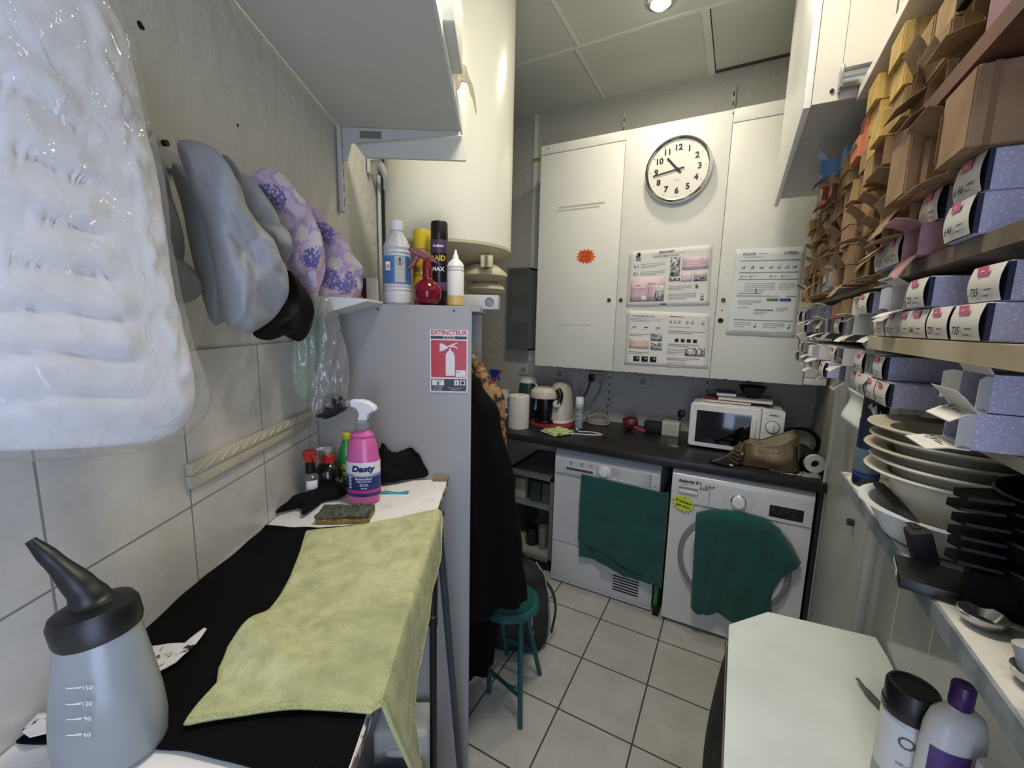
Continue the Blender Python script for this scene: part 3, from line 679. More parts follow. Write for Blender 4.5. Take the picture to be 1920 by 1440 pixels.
# ---- low display cabinet under the worktop
m_cab = M('grey_metal_frame', '#6d6e6a', .45); m_cabin = M('cabinet_inside', '#83847c', .6)
t = thing('low_cabinet', 'low grey framed shelf cabinet under the worktop left of the dryer', 'cabinet', (-1.09, 2.55, 0))
b = MB()
for q in ((-1.26, -1.235, 2.30, 2.80, .06, .63), (-.945, -.92, 2.30, 2.80, .06, .63), (-1.26, -.92, 2.30, 2.80, .605, .63), (-1.26, -.92, 2.30, 2.80, .06, .085)): b.box(*q, m_cab, bev=.002)
b.box(-1.235, -.945, 2.78, 2.79, .085, .605, m_cabin); b.build('frame', t, 'world')
MB().box(-1.235, -.945, 2.31, 2.78, .085, .105, M('cabinet_base', '#a5a59b', .6)).build('bottom_shelf', t, 'world')
MB().box(-1.235, -.945, 2.33, 2.78, .40, .408, M('glass_shelf', '#7d8783', .2)).build('shelf', t, 'world')
b = MB(); b.box(-1.25, -.93, 2.31, 2.79, 0, .06, BLKM); b.build('plinth', t, 'world')
def mug(loc, col, label, r=.04, h=.095, name='mug'):
    m = M('glaze', col, .25); t = thing(name, label, 'mug', loc)
    MB().lathe([(r*.85, 0), (r, .01), (r, h), (r-.004, h), (r-.005, .01), (0, .008)], m, 26).build('cup', t)
    MB().tube([(r-.002, 0, h*.8), (r+.026, 0, h*.75), (r+.028, 0, h*.4), (r-.002, 0, h*.25)], .005, m, 8, sm=6).build('handle', t)
mug((-1.10, 2.40, .106), '#101114', 'black mug on the bottom shelf of the low cabinet', .045, .12)
m_gl = film('drinking_glass', '#e8f0ee', haze=.12, rough=.05, gloss=.08, bump=0)
def glass(loc, label, r=.035, h=.12):
    b = MB(); b.lathe([(r*.75, 0), (r, h), (r-.003, h), (r*.72, .008), (0, .006)], m_gl, 24); tag(b.build('drinking_glass', loc=loc), label, 'glass', 'glasses in the low cabinet')
glass((-1.015, 2.38, .106), 'clear drinking glass beside the black mug in the low cabinet', .036, .15); glass((-.965, 2.42, .106), 'clear drinking glass nearest the dryer in the low cabinet', .03, .13); glass((-1.03, 2.52, .106), 'clear drinking glass behind the others in the low cabinet')
for i, (x, z, c, l) in enumerate(((-1.20, .409, '#b7b3a2', 'cream packet on the middle shelf of the low cabinet, leftmost'), (-1.09, .409, '#3a4442', 'dark packet on the middle shelf of the low cabinet, centre'), (-1.0, .409, '#54585a', 'grey packet on the middle shelf of the low cabinet, rightmost'))):
    b = MB(); b.box(-.04, .04, -.03, .03, 0, .14, M('packet', c, .6), bev=.008); tag(b.build('packet', loc=(x, 2.42, z)), l, 'packet', 'packets in the low cabinet')

# ================================================================== THINGS ON THE WORKTOP
# kitchen roll
m_tis = M('tissue', '#e4e4df', .9, var=.04, vs=25, bump=.3, bs=120)
t = thing('paper_towel_roll', 'white paper towel roll standing at the front of the worktop', 'paper towel', (-1.20, 2.345, CT))
MB().lathe([(.020, 0), (.066, 0), (.067, .004), (.067, .208), (.064, .212), (.022, .212), (.020, .205), (.020, 0)], m_tis, 48).build('roll', t)
MB().lathe([(.0205, .003), (.0205, .205), (.0185, .205), (.0185, .003)], M('card_core', '#8b7f6d', .8), 24).build('core', t)
# single serve coffee machine
m_cof = M('coffee_shell', '#d8d2c2', .3, coat=.4)
t = thing('coffee_machine', 'cream and black pod coffee machine on a red mat', 'coffee machine', (-1.07, 2.62, CT+.006), radians(14))
def shell(s, v):
    a = 2*pi*s; r = interp([(0, .105), (.25, .104), (.6, .094), (.85, .080), (.95, .055), (1, .001)], v); z = .02+.255*v
    return (.045+r*.85*cos(a), .03+r*1.15*sin(a), z)
b = MB(); b.sheet(shell, 40, 24, m_cof, closed_u=True); b.lathe([(.10, 0), (.112, .004), (.112, .016), (.10, .022)], WPLAST, 40, c=(.045, .03, 0), sx=.85, sy=1.15); b.build('shell', t)
b = MB(); b.lathe([(0, .245), (.06, .24), (.088, .215), (.092, .19), (.088, .17), (.05, .166), (0, .166)], m_cof, 40, c=(-.06, -.055, 0), sx=1.05, sy=.9); b.build('head', t)
b = MB(); b.tube([(.035, -.085, .232), (.055, -.10, .20), (.045, -.11, .15), (.025, -.10, .12)], .020, BLACK, 14, sm=6); b.lathe([(.05, .02), (.052, .03), (.062, .14), (.058, .165)], BLACK, 30, c=(-.05, -.05, 0)); b.lathe([(.07, 0), (.075, .006), (.07, .02)], BLACK, 30, c=(-.05, -.05, 0))
b.build('black_front', t)
MB().lathe([(.024, 0), (.024, .006), (0, .007)], M('button_silver', '#c9cac8', .3), 24, X=Matrix.Translation((.035, -.122, .142)) @ XC).build('button', t)
b = MB(); b.lathe([(0, 0), (.155, 0), (.156, .003), (.152, .006), (0, .006)], M('red_mat', '#8f2a2c', .5), 48)
tag(b.build('round_mat', loc=(-1.06, 2.58, CT)), 'round dark red mat under the coffee machine', 'mat')
# second kettle like appliance behind it
t = thing('kettle', 'dark teal kettle with white lid behind the paper towel roll', 'kettle', (-1.305, 2.70, CT))
MB().lathe([(.075, 0), (.078, .01), (.072, .20), (.066, .245)], M('teal_body', '#2d4446', .35), 32).build('body', t)
MB().lathe([(.067, .246), (.060, .270), (.03, .282), (0, .284)], WPLAST, 32).build('lid', t)
MB().tube([(.055, -.03, .255), (.085, -.05, .235), (.098, -.06, .16), (.08, -.05, .06)], .009, WPLAST, 10, sm=6).build('handle', t)
# small yellow cloth
m_yel2 = M('yellow_cloth_small', '#cfd79a', .95, col2='#a9b077', vs=22, lo=.3, hi=.6, bump=.6, bs=150)
def ycl(s, v):
    A, B, C, D = (-1.03, 2.31), (-.955, 2.44), (-.825, 2.375), (-.90, 2.235)
    x = (A[0]*(1-s)+B[0]*s)*(1-v)+(D[0]*(1-s)+C[0]*s)*v; y = (A[1]*(1-s)+B[1]*s)*(1-v)+(D[1]*(1-s)+C[1]*s)*v
    return (x+.008*nz(s*3, v*3), y+.008*nz(s*3, v*3, 4), CT+.005+.010*abs(nz(s*3, v*3, 9)))
t = thing('cleaning_cloth', 'small folded yellow green cloth on the worktop before the coffee machine', 'cloth', (-.93, 2.34, CT))
MB().sheet(ycl, 20, 20, m_yel2).build('cloth_layer', t, 'world', solid=.003)
MB().sheet(lambda s, v: Vector(ycl(.04+s*.93, .03+v*.9))+Vector((.004, .006, .006+.004*sin(s*9))), 20, 20, m_yel2).build('cloth_layer', t, 'world', solid=.003)
# aerosol
def can(name, loc, label, cat, r, h, body, cap, bands=(), caph=.05, group=None, rotz=0., txt=None, dome=True):
    t = thing(name, label, cat, loc, rotz, group)
    b = MB(); b.lathe([(r*.9, 0), (r, .004), (r, h-caph-.008), (r*.93, h-caph)], body, 32)
    b.build('can_body', t)
    for z0, z1, m in bands: MB().lathe([(r+.0004, z0), (r+.0006, z0+.001), (r+.0006, z1-.001), (r+.0004, z1)], m, 32).build('label_band', t)
    for s, z, sz, m in (txt or ()):
        MB().text(s, sz, m, Matrix.Translation((0, -(r+.0002), z)) @ FRONT, bold=sz*.02, wrap=r+.0004, z=.0012).build('lettering', t)
    MB().lathe([(r*.95, h-caph), (r*.97, h-caph+.004), (r*.95, h-.006), (r*.88, h), (0, h)] if dome else [(r*.95, h-caph), (r*.95, h), (0, h)], cap, 32).build('cap', t)
    return t
m_spb = M('pale_blue_can', '#a9b3bb', .35)
can('aerosol_can', (-.86, 2.545, CT), 'white and pale blue aerosol can on the worktop', 'spray can', .0275, .205, m_spb, WPLAST, [(.10, .145, M('pale_band', '#8d9aa5', .4))], .045, txt=[('FIX', .165-.04, .02, M('can_ink', '#3b4c63', .5)), ('spray', .085, .014, M('can_ink2', '#4c5c70', .5)), ('300', .05, .014, M('can_ink3', '#4c5c70', .5))])
# white cable loop with a plug at each end
t = thing('charging_cable', 'white charging cable lying in a loop on the worktop', 'cable', (-.75, 2.45, CT))
pts = [(-.855, 2.495), (-.82, 2.445), (-.77, 2.47), (-.71, 2.47), (-.675, 2.45), (-.70, 2.425), (-.76, 2.395), (-.80, 2.385), (-.835, 2.37)]
MB().tube([(x, y, CT+.004) for x, y in pts], .0032, WPLAST, 8, sm=8).build('cable', t, 'world')
b = MB(); b.box(-.862, -.850, 2.49, 2.51, CT, CT+.008, WPLAST, bev=.002); b.box(-.845, -.833, 2.355, 2.372, CT, CT+.008, WPLAST, bev=.002); b.build('plug', t, 'world')
# claw clip
m_tort = M('tortoiseshell', '#6e4a1e', .25, col2='#1c120a', vs=60, lo=.45, hi=.55)
t = thing('hair_claw', 'brown tortoiseshell hair claw lying on the worktop', 'hair clip', (-.64, 2.425, CT), .4)
for sg in (-1, 1):
    b = MB()
    for k in range(5): b.tube([(-.024+.012*k, 0, .020), (-.024+.012*k, sg*.014, .014), (-.024+.012*k, sg*.017, .001)], .0028, m_tort, 6, sm=4)
    b.box(-.028, .028, -.003+sg*.003, .003+sg*.003, .016, .022, m_tort, bev=.002); b.build('claw_half', t)
# extension lead, white coil
t = thing('extension_lead', 'white coiled extension lead against the back wall', 'extension lead', (-.80, 2.74, CT))
b = MB()
m_cord = M('off_white_cord', '#a9a79d', .5)
for k in range(3): b.tube([(-.79+(.075-.006*k)*cos(a), 2.74+(.05-.004*k)*sin(a), CT+.006+.012*k+.03*max(0, sin(a))) for a in [2*pi*i/24 for i in range(24)]], .006, m_cord, 8, closed=True)
b.build('cord', t, 'world'); MB().box(-.99, -.875, 2.72, 2.765, CT, CT+.04, m_cord, bev=.006, R=None).build('socket_strip', t, 'world')
# red scoop, dark packet, small white box
t = thing('red_hair_dryer', 'small dark red hand dryer lying against the back wall', 'hair dryer', (-.53, 2.70, CT))
MB().lathe([(.0, 0), (.040, .004), (.046, .03), (.040, .065), (.028, .085), (0, .088)], M('dark_red', '#5d1d22', .35), 28, X=Matrix.Translation((-.03, -.02, .047)) @ Matrix.Rotation(radians(70), 4, 'Y') @ T3(0, 0, -.04)).build('barrel', t)
MB().tube([(-.01, -.03, .035), (.03, -.05, .02), (.075, -.055, .012)], .012, M('faded_red', '#93444a', .4), 10, sm=5).build('handle', t)
b = MB(); b.box(-.055, .055, -.03, .03, 0, .075, M('black_pouch', '#131417', .6), bev=.012); tag(b.build('pouch', loc=(-.415, 2.69, CT)), 'small black pouch between the red dryer and the white box', 'pouch')
t = thing('white_box', 'small white square carton on the worktop left of microwave', 'box', (-.31, 2.70, CT), radians(-4))
MB().box(-.05, .05, -.035, .035, 0, .088, M('white_carton', '#c9c6ba', .6), bev=.002).build('carton', t); MB().rect(-.038, .038, .02, .072, M('carton_panel', '#bdbab0', .6), Matrix.Translation((0, -.0355, 0)) @ FRONT).build('label', t)
t = thing('smartphone', 'black smartphone lying on the worktop before the microwave', 'phone', (-.265, 2.455, CT), radians(4))
MB().box(-.036, .036, -.02, .13, 0, .007, BLACK, bev=.003).build('phone_body', t); MB().box(-.034, .034, -.0212, -.0195, .001, .006, STEEL, bev=.0005).build('metal_edge', t); MB().rect(-.033, .033, -.016, .126, M('screen', '#050506', .08), FLAT, .0073).build('screen', t)
# microwave
m_mw = M('microwave_white', '#e2e3e2', .3, coat=.2)
MX, MYF = -.192, 2.47
t = thing('microwave', 'white microwave oven with a dark window on the worktop', 'microwave', (.03, 2.63, CT), 0)
b = MB(); b.box(MX+.006, .245, MYF+.03, YB-.03, CT+.012, 1.165, m_mw, bev=.006); b.build('body', t, 'world')
b = MB(); b.prism(rrect(MX, .148, CT+.014, 1.168, .014), MYF, MYF+.032, m_mw, axis='y'); dr = b.build('door', t, 'world', bevel=.004)
MB().prism(rrect(-.158, .105, .952, 1.130, .004), MYF-.0012, MYF+.004, M('dark_window', '#07080a', .06, coat=.5), axis='y').build('window', dr, 'world')
MB().box(.112, .128, MYF-.012, MYF, .96, 1.12, m_mw, bev=.005).build('handle', dr, 'world')
b = MB(); b.prism(rrect(.151, .252, CT+.014, 1.168, .012), MYF, MYF+.032, m_mw, axis='y'); FX = Matrix.Translation((0, MYF-.0003, 0)) @ FRONT
b.text('SEVERIN', .011, INK, FX @ T3(.203, 1.142, 0), bold=.0004); b.text('700 W', .007, m_print, FX @ T3(.180, 1.121, 0)); b.build('control_panel', t, 'world', bevel=.003)
for z in (1.082, .998):
    b = MB(); b.lathe([(.0335, 0), (.0335, .003), (.031, .004), (.029, .003)], GREYP, 36, X=Matrix.Translation((.201, MYF, z)) @ XC); b.lathe([(.029, .0), (.028, .012), (0, .013)], m_mw, 36, X=Matrix.Translation((.201, MYF, z)) @ XC); b.box(.196, .206, MYF-.026, MYF-.012, z-.026, z+.026, m_mw, bev=.003); b.build('dial', t, 'world')
b = MB()
for x in (-.16, .22):
    for y in (MYF+.05, YB-.08): b.cyl((x, y, CT), (x, y, CT+.014), .014, BLACK, seg=12)
b.build('foot', t, 'world')
# on top of it
def flat(name, label, cat, x0, x1, y0, y1, z0, z1, m, rot=0., group=None, m2=None):
    t = thing(name, label, cat, ((x0+x1)/2, (y0+y1)/2, z0), rot, group); hx, hy = (x1-x0)/2, (y1-y0)/2
    if m2: MB().box(-hx+.002, hx-.003, -hy+.003, hy-.002, .0015, z1-z0-.0015, m2).build('pages', t); MB().box(-hx, hx, -hy, hy, z1-z0-.0015, z1-z0, m).box(-hx, hx, -hy, hy, 0, .0015, m).box(-hx, hx, hy-.002, hy, 0, z1-z0, m).build('cover', t)
    else: MB().box(-hx, hx, -hy, hy, 0, z1-z0, m).build('sheet', t)
flat('paper_sheet', 'loose white sheet lying flat on the microwave, overhanging its front', 'paper', -.15, .16, 2.485, 2.70, 1.1665, 1.1690, PAPER, .05)
flat('magazine', 'red covered magazine at the left of the stack on the microwave', 'magazine', -.13, .10, 2.53, 2.75, 1.171, 1.186, M('magazine_red', '#8c3f47', .5), .0, 'magazines on the microwave', PAPER)
flat('magazine', 'grey white magazine on top of the red one on the microwave', 'magazine', -.06, .20, 2.53, 2.74, 1.188, 1.204, M('magazine_grey', '#9da2a6', .5), -.03, 'magazines on the microwave', PAPER)
flat('booklet', 'blue booklet at the top left of the stack on microwave', 'booklet', -.08, .02, 2.56, 2.70, 1.206, 1.224, M('booklet_blue', '#38506b', .5), .12, None, PAPER)
b = MB(); b.lathe([(.030, 0), (.034, .004), (.066, .062), (.070, .064), (.064, .062), (.028, .006), (0, .006)], BLACK, 32)
tag(b.build('tint_bowl', loc=(.10, 2.60, 1.206)), 'black plastic tint bowl standing on the magazines over the microwave', 'bowl')
t = thing('power_plug', 'black power plug and lead in a socket left of microwave', 'plug', (-.27, YB, 1.03))
MB().box(-.02, .02, -.05, 0, -.02, .02, BLACK, bev=.006).tube([(0, -.045, -.01), (-.01, -.06, -.06), (-.03, -.10, -.112)], .006, BLACK, 8, sm=5).build('plug_body', t)
# brown handbag
m_bag = M('khaki_leather', '#6b5d42', .45, col2='#564a31', vs=9, bump=.35, bs=14); m_bagd = M('dark_strap', '#15120f', .45)
t = thing('handbag', 'slouchy khaki brown handbag lying on the worktop before microwave', 'handbag', (.17, 2.33, CT))
def bagf(s, v):
    a = 2*pi*s; L = interp([(0, .135), (.35, .140), (.75, .115), (1, .09)], v); D = interp([(0, .060), (.3, .070), (.75, .035), (1, .012)], v)
    ca, sa = cos(a), sin(a); ca = math.copysign(abs(ca)**.6, ca); sa = math.copysign(abs(sa)**.7, sa)
    x = L*ca+.02*v; y = D*sa; z = .004+v*(.125+.065*max(0, x+.02)/.12)-.012*sin(pi*v)*sin(x*30)
    y += .010*nz(x*14, z*14, 3)-.012*sin(v*pi)*sin(x*22+1)
    return (x, y, z)
MB().sheet(bagf, 56, 24, m_bag, closed_u=True).build('bag_body', t, solid=.003, sub=1)
b = MB(); b.sheet(lambda s, v: (-.095-.05*s*(1-.3*v), -.060-.012*sin(pi*s)+.03*s, .012+.10*v-.02*s), 14, 12, m_bag); b.build('side_pocket', t, solid=.004, sub=1)
b = MB()
for k in range(4): b.tube([(-.142+.004*k, -.052, .02+.02*k), (-.12, -.075, .016+.02*k), (-.098, -.070, .014+.02*k)], .0045, m_bag, 6, sm=4)
b.build('pleats', t)
MB().box(.03, .058, -.058, -.048, .082, .100, M('brass_tag', '#a08a55', .35, metal=.8), bev=.002).build('turn_lock', t)
b = MB(); b.tube([(-.11, -.02, .11), (-.13, -.045, .07), (-.20, -.07, .016), (-.235, -.085, .006), (-.20, -.11, .006), (-.14, -.115, .005)], .009, m_bagd, 8, sm=6, flat=.4); b.build('strap', t)
b = MB(); b.tube([(-.095, -.055, .11), (-.092, -.072, .06), (-.105, -.08, .02), (-.125, -.078, .006)], .0045, m_bagd, 8, sm=6); b.build('tie_cord', t)
b = MB(); b.tube([(.115, -.04, .13), (.12, -.06, .07), (.13, -.07, .02), (.09, -.085, .008), (.02, -.09, .006)], .009, m_bagd, 8, sm=6, flat=.4); b.build('trim_strap', t)
b = MB(); b.box(-.15, -.13, -.121, -.109, .004, .016, STEEL, bev=.002); b.cyl((-.098, -.074, .065), (-.098, -.078, .065), .006, CHROME, seg=14); b.build('buckle', t)
# black roll with a white spool end, and a headband
t = thing('wrapped_roll', 'black wrapped roll with a white spool end beside the handbag', 'roll', (.365, 2.42, CT))
ax = Vector((.10, -.55, 0)).normalized(); p1 = Vector((.372, 2.35, CT+.046)); p0 = p1-ax*.18
MB().cyl(p0, p1, .044, M('black_foam', '#0d0d0e', .8), seg=32).build('black_wrap', t, 'world')
XR_ = Matrix.Translation(p1) @ ax.to_track_quat('Z', 'Y').to_matrix().to_4x4()
MB().lathe([(.018, .0), (.018, .024), (.042, .024), (.043, .020), (.043, .001)], PAPER, 36, X=XR_).build('spool', t, 'world'); MB().lathe([(0, .003), (.018, .003)], BLKM, 24, X=XR_).build('spool_hole', t, 'world')
b = MB(); b.tube([(.29+.095*cos(a)*.9+.04, 2.56-.03*sin(a), CT+.085+.085*sin(a)) for a in [2*pi*i/40 for i in range(40)]], .011, BLACK, 10, closed=True, flat=.35)
tag(b.build('headband'), 'wide black band standing in a loop behind the wrapped roll', 'headband')
b = MB(); b.sheet(lambda s, v: (.235+s*.155, 2.235+v*.07+.012*s, CT+.003+.012*abs(nz(s*7, v*5, 2))), 26, 12, film('clear_wrap', '#ffffff', haze=.4, rough=.15, gloss=.12, bs=60))
tag(b.build('plastic_wrap', solid=.0008), 'crumpled clear plastic wrap at the right front corner of worktop', 'plastic wrap')
# spray bottle and packets at the far left
m_clear = film('clear_bottle', '#eef3f6', haze=.15, rough=.05, gloss=.05, bump=0)
def sprayer(t, z, m, m2, s=1., ang=0., nozzle=True):
    """trigger head on a bottle neck at height z; the nozzle points along local -x turned by ang"""
    X = Matrix.Translation((0, 0, z)) @ Matrix.Rotation(ang, 4, 'Z') @ Matrix.Scale(s, 4)
    MB().lathe([(.014, 0), (.0155, .002), (.0155, .018), (.012, .020)], m2, 20, X=X).build('collar', t)
    b = MB(); b.prism([(.012, .018), (.022, .045), (.030, .056), (.020, .066), (-.010, .068), (-.040, .064), (-.040, .048), (-.012, .045), (-.012, .018)], -.010, .010, m, axis='y', X=X); h = b.build('trigger_head', t, bevel=.003)
    MB().prism([(-.018, .047), (-.030, .046), (-.034, .025), (-.044, .005), (-.038, .003), (-.026, .022)], -.006, .006, m, axis='y', X=X).build('trigger', h, bevel=.001)
    if nozzle: MB().cyl(X @ Vector((-.040, 0, .056)), X @ Vector((-.050, 0, .056)), .008*s, m2, seg=14).build('nozzle', h)
t = thing('spray_bottle', 'clear spray bottle with blue trigger behind the coats', 'spray bottle', (-1.555, 2.62, CT), .5)
MB().lathe([(.036, 0), (.038, .01), (.036, .12), (.030, .17), (.014, .225), (.013, .25)], m_clear, 26).build('bottle', t); MB().lathe([(.0365, .03), (.0368, .11)], M('blue_label', '#2c5487', .5), 26).build('label', t); sprayer(t, .245, BLUE, RED, 1.25, 2.6)
b = MB(); b.box(-.055, .055, -.035, .035, 0, .19, M('blue_white_pack', '#3f6ea3', .5, col2='#c9ccc8', vs=9, lo=.49, hi=.51), bev=.01); tag(b.build('washing_powder_pack', loc=(-1.46, 2.58, CT), rotz=.3), 'blue and white pack behind the paper towel roll', 'packet')
b = MB(); b.lathe([(.035, 0), (.045, .002), (.06, .06), (.056, .06), (.042, .006), (0, .005)], WPLAST, 28); tag(b.build('bowl', loc=(-1.36, 2.37, CT)), 'small white bowl between the coats and the paper towel roll', 'bowl')

# ================================================================== LEFT WALL: SHELF, HEATER, WARDROBE
m_sh = M('shelf_white', '#d5d5cc', .5, var=.03, vs=3); m_brk = M('bracket_white', '#c4c5c1', .45)
SZ = 2.209
t = thing('wall_shelf', 'deep white shelf high on the left wall on slotted brackets', 'shelf', W(-.35, 1.2, SZ), AL)
MB().box(NW+.006, -.145, .2, 1.50, SZ, SZ+.022, m_sh).build('board', t, 'left')
MB().box(-.1445, -.138, .2, 1.512, SZ-.004, SZ+.040, M('edge_white', '#e9eae2', .4)).build('edge_strip', t, 'left')
b = MB(); b.prism([(-.470, 2.128), (-.128, 2.128), (-.138, 2.205), (-.530, 2.205)], 1.522, 1.536, m_sh, axis='y'); b.build('end_board', t, 'left')
t2 = thing('shelf_bracket', 'white metal bracket and slotted rail under the far end of the left shelf', 'bracket', W(-.5, 1.495, 1.94), AL)
b = MB(); b.box(NW+.001, NW+.016, 1.484, 1.508, 1.94, 2.215, m_brk, bev=.002)
for k in range(5): b.box(NW+.0155, NW+.0165, 1.493, 1.497, 1.96+.045*k, 1.985+.045*k, m_dark)
b.build('rail', t2, 'left')
b = MB(); b.prism([(NW+.017, SZ-.002), (-.150, SZ-.002), (-.150, SZ-.012), (-.47, SZ-.045), (-.505, SZ-.05), (-.520, SZ-.105), (NW+.017, SZ-.105)], 1.4935, 1.4985, m_brk, axis='y'); b.build('arm', t2, 'left')
b = MB(); b.box(-.475, -.405, 1.4915, 1.4935, SZ-.034, SZ-.012, M('tape_brown', '#7d7666', .7)); b.build('tape_label', t2, 'left')
# things on that shelf, seen past its edge
t = thing('storage_box', 'white box end standing on the high left shelf', 'box', W(-.18, 1.10, SZ+.023), AL)
MB().box(-.33, -.112, 1.02, 1.22, SZ+.024, SZ+.17, M('box_white', '#dfe0d8', .5), bev=.003).build('carton', t, 'left')
b = MB(); b.sheet(lambda s, v: (-.142+.060*s, 1.24+.10*v+.03*s, SZ+.045+.05*sin(pi*s)-.05*s+.02*nz(s*5, v*6, 4)), 16, 16, film('cling_film', '#f4f2ea', haze=.55, rough=.2, gloss=.1, bs=50, hazecol='#ece8da'))
tag(b.build('plastic_film', frame='left', solid=.001), 'crumpled milky plastic film hanging over the high shelf edge', 'plastic film')

# water heater
m_heat = M('heater_enamel', '#dfe0d2', .28, coat=.3); m_hcap = M('heater_cap', '#c2bb9c', .45)
hc = (-.243, 2.02); HR = .287; HZ = 1.905
t = thing('water_heater', 'large cream white cylindrical water heater on the left wall', 'water heater', W(hc[0], hc[1], HZ-.18), AL)
b = MB(); b.lathe([(HR-.006, HZ), (HR, HZ+.006), (HR, 2.985), (HR-.02, 3.01), (0, 3.015)], m_heat, 96, c=(hc[0], hc[1], 0)); b.build('tank', t, 'left')
b = MB(); b.lathe([(0, HZ-.07), (.10, HZ-.068), (.19, HZ-.055), (.265, HZ-.022), (HR+.003, HZ-.006), (HR+.003, HZ+.002), (HR-.01, HZ+.006)], m_hcap, 96, c=(hc[0], hc[1], 0)); b.build('bottom_cover', t, 'left')
b = MB()
for a in (-.5, .35): b.box(hc[0]+.20*cos(a)-.02, hc[0]+.20*cos(a)+.02, hc[1]-.20+.0*a-.02, hc[1]-.20+.02, HZ-.095, HZ-.045, m_hcap, bev=.004)
b.build('cover_tab', t, 'left')
b = MB(); b.lathe([(0, HZ-.145), (.08, HZ-.14), (.108, HZ-.118), (.105, HZ-.105), (.06, HZ-.07)], m_hcap, 48, c=(hc[0]+.165, hc[1]-.08, 0)); b.build('lower_cover', t, 'left')
b = MB(); b.lathe([(0, HZ-.20), (.07, HZ-.195), (.09, HZ-.175), (.085, HZ-.163), (.05, HZ-.14)], m_hcap, 40, c=(hc[0]+.172, hc[1]-.06, 0)); b.build('lower_cover', t, 'left')
b = MB(); b.box(NW+.001, NW+.012, 1.80, 1.84, 2.17, 2.26, m_brk, bev=.003); b.tube([(NW+.012, 1.82, 2.235), (NW+.04, 1.84, 2.22), (NW+.055, 1.88, 2.18), (NW+.05, 1.91, 2.14)], .014, m_brk, 10, sm=5); b.cyl((NW+.012, 1.815, 2.225), (NW+.062, 1.815, 2.235), .008, m_brk, seg=12); b.build('wall_bracket', t, 'left')
b = MB(); b.tube([(NW+.012, 1.93, 1.62), (NW+.012, 1.93, 2.2)], .008, m_brk, 10); tag(b.build('water_pipe', frame='left'), 'thin painted pipe running up the wall beside the water heater', 'pipe')

# wardrobe (open fronted, its near side carries the extinguisher sign)
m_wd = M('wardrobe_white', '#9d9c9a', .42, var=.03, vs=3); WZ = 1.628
t = thing('wardrobe', 'open fronted white wardrobe whose side carries the extinguisher sign', 'wardrobe', W(-.31, 1.5, 0), AL)
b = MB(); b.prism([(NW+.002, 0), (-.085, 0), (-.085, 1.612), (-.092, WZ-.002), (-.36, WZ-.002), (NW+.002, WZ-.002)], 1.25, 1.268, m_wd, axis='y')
for n, z in ((-.137, 1.613), (-.36, 1.612)): b.cyl((n, 1.2503, z), (n, 1.2485, z), .0035, DGREY, seg=10)
for n, z in ((-.155, .50), (-.13, .50), (-.34, 1.12), (-.12, 1.05)): b.cyl((n, 1.2503, z), (n, 1.2494, z), .0016, INK, seg=8)
b.build('near_side', t, 'left', bevel=.001)
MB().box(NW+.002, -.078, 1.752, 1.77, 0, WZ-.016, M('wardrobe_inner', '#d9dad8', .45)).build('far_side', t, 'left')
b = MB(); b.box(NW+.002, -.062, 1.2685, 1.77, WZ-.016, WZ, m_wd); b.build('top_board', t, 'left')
MB().box(NW+.002, NW+.012, 1.2685, 1.7515, 0, WZ-.017, m_wd).build('back_panel', t, 'left')
MB().cyl((-.22, 1.2685, 1.50), (-.22, 1.7515, 1.50), .012, CHROME, seg=14).build('clothes_rail', t, 'left')
# low ledge on the wall in front of the wardrobe top
b = MB(); b.prism([(NW+.001, 1.640), (-.345, 1.634), (-.345, 1.628), (NW+.001, 1.566)], 1.10, 1.2485, M('ledge_white', '#dcdcd4', .45), axis='y'); tag(b.build('wall_ledge', frame='left'), 'small white wall ledge meeting the top of the wardrobe side', 'shelf')

# extinguisher sign
m_sr = M('sign_red', '#b3202a', .35); m_sw = M('sign_white', '#dcd6d6', .4); m_sb = M('sign_black', '#1c2129', .4)
SX = Matrix.Translation((-.152, 1.2496, 1.462)) @ FRONT
b = MB(); b.prism(rrect(-.0565, .0565, -.0945, .0945, .003), 0, .0012, m_sw, X=SX)
S2 = SX @ T3(0, 0, .0015)
b.text('EXTINCTEUR', .0178, m_sr, S2 @ T3(0, .0855, 0), bold=.0005, z=.0002); b.rect(-.0535, .0535, .067, .0755, m_sb, S2); b.text('CO2', .011, m_sw, S2 @ T3(0, .0712, .0004) @ Matrix.Scale(1.7, 4, (1, 0, 0)), z=.0002)
b.prism(rrect(-.053, .053, -.048, .063, .003), .0012, .0015, m_sr, X=SX)
S3 = SX @ T3(0, 0, .002)
b.poly([S3 @ Vector(p+(0,)) for p in [(-.009, -.043), (.018, -.043), (.018, .014), (.0165, .022), (.0125, .029), (.007, .033), (.0065, .040), (.001, .040), (.001, .033), (-.004, .029), (-.0085, .022), (-.009, .014)]], m_sw)
b.poly([S3 @ Vector(p+(0,)) for p in [(-.027, .054), (-.021, .054), (-.003, .045), (-.003, .040), (-.021, .030), (-.027, .030)]], m_sw)
b.poly([S3 @ Vector(p+(0,)) for p in [(-.002, .046), (.001, .048), (.026, .058), (.026, .055), (.003, .044), (-.001, .042)]], m_sw)
b.poly([S3 @ Vector(p+(0,)) for p in [(.004, .044), (.018, .043), (.026, .037), (.026, .040), (.019, .047), (.006, .047)]], m_sw)
b.rect(-.0215, -.0208, .030, .054, m_sr, S3, .0004); b.rect(.021, .051, -.046, -.026, m_sw, S3); b.text('N', .007, INK, S3 @ T3(.026, -.032, .0004)); b.text('o', .003, INK, S3 @ T3(.0305, -.0305, .0004))
b.prism(rrect(-.053, .053, -.090, -.053, .001), .0012, .0015, m_sb, X=SX); b.prism(rrect(-.050, -.014, -.073, -.0555, .002), .0015, .0018, m_sw, X=SX)
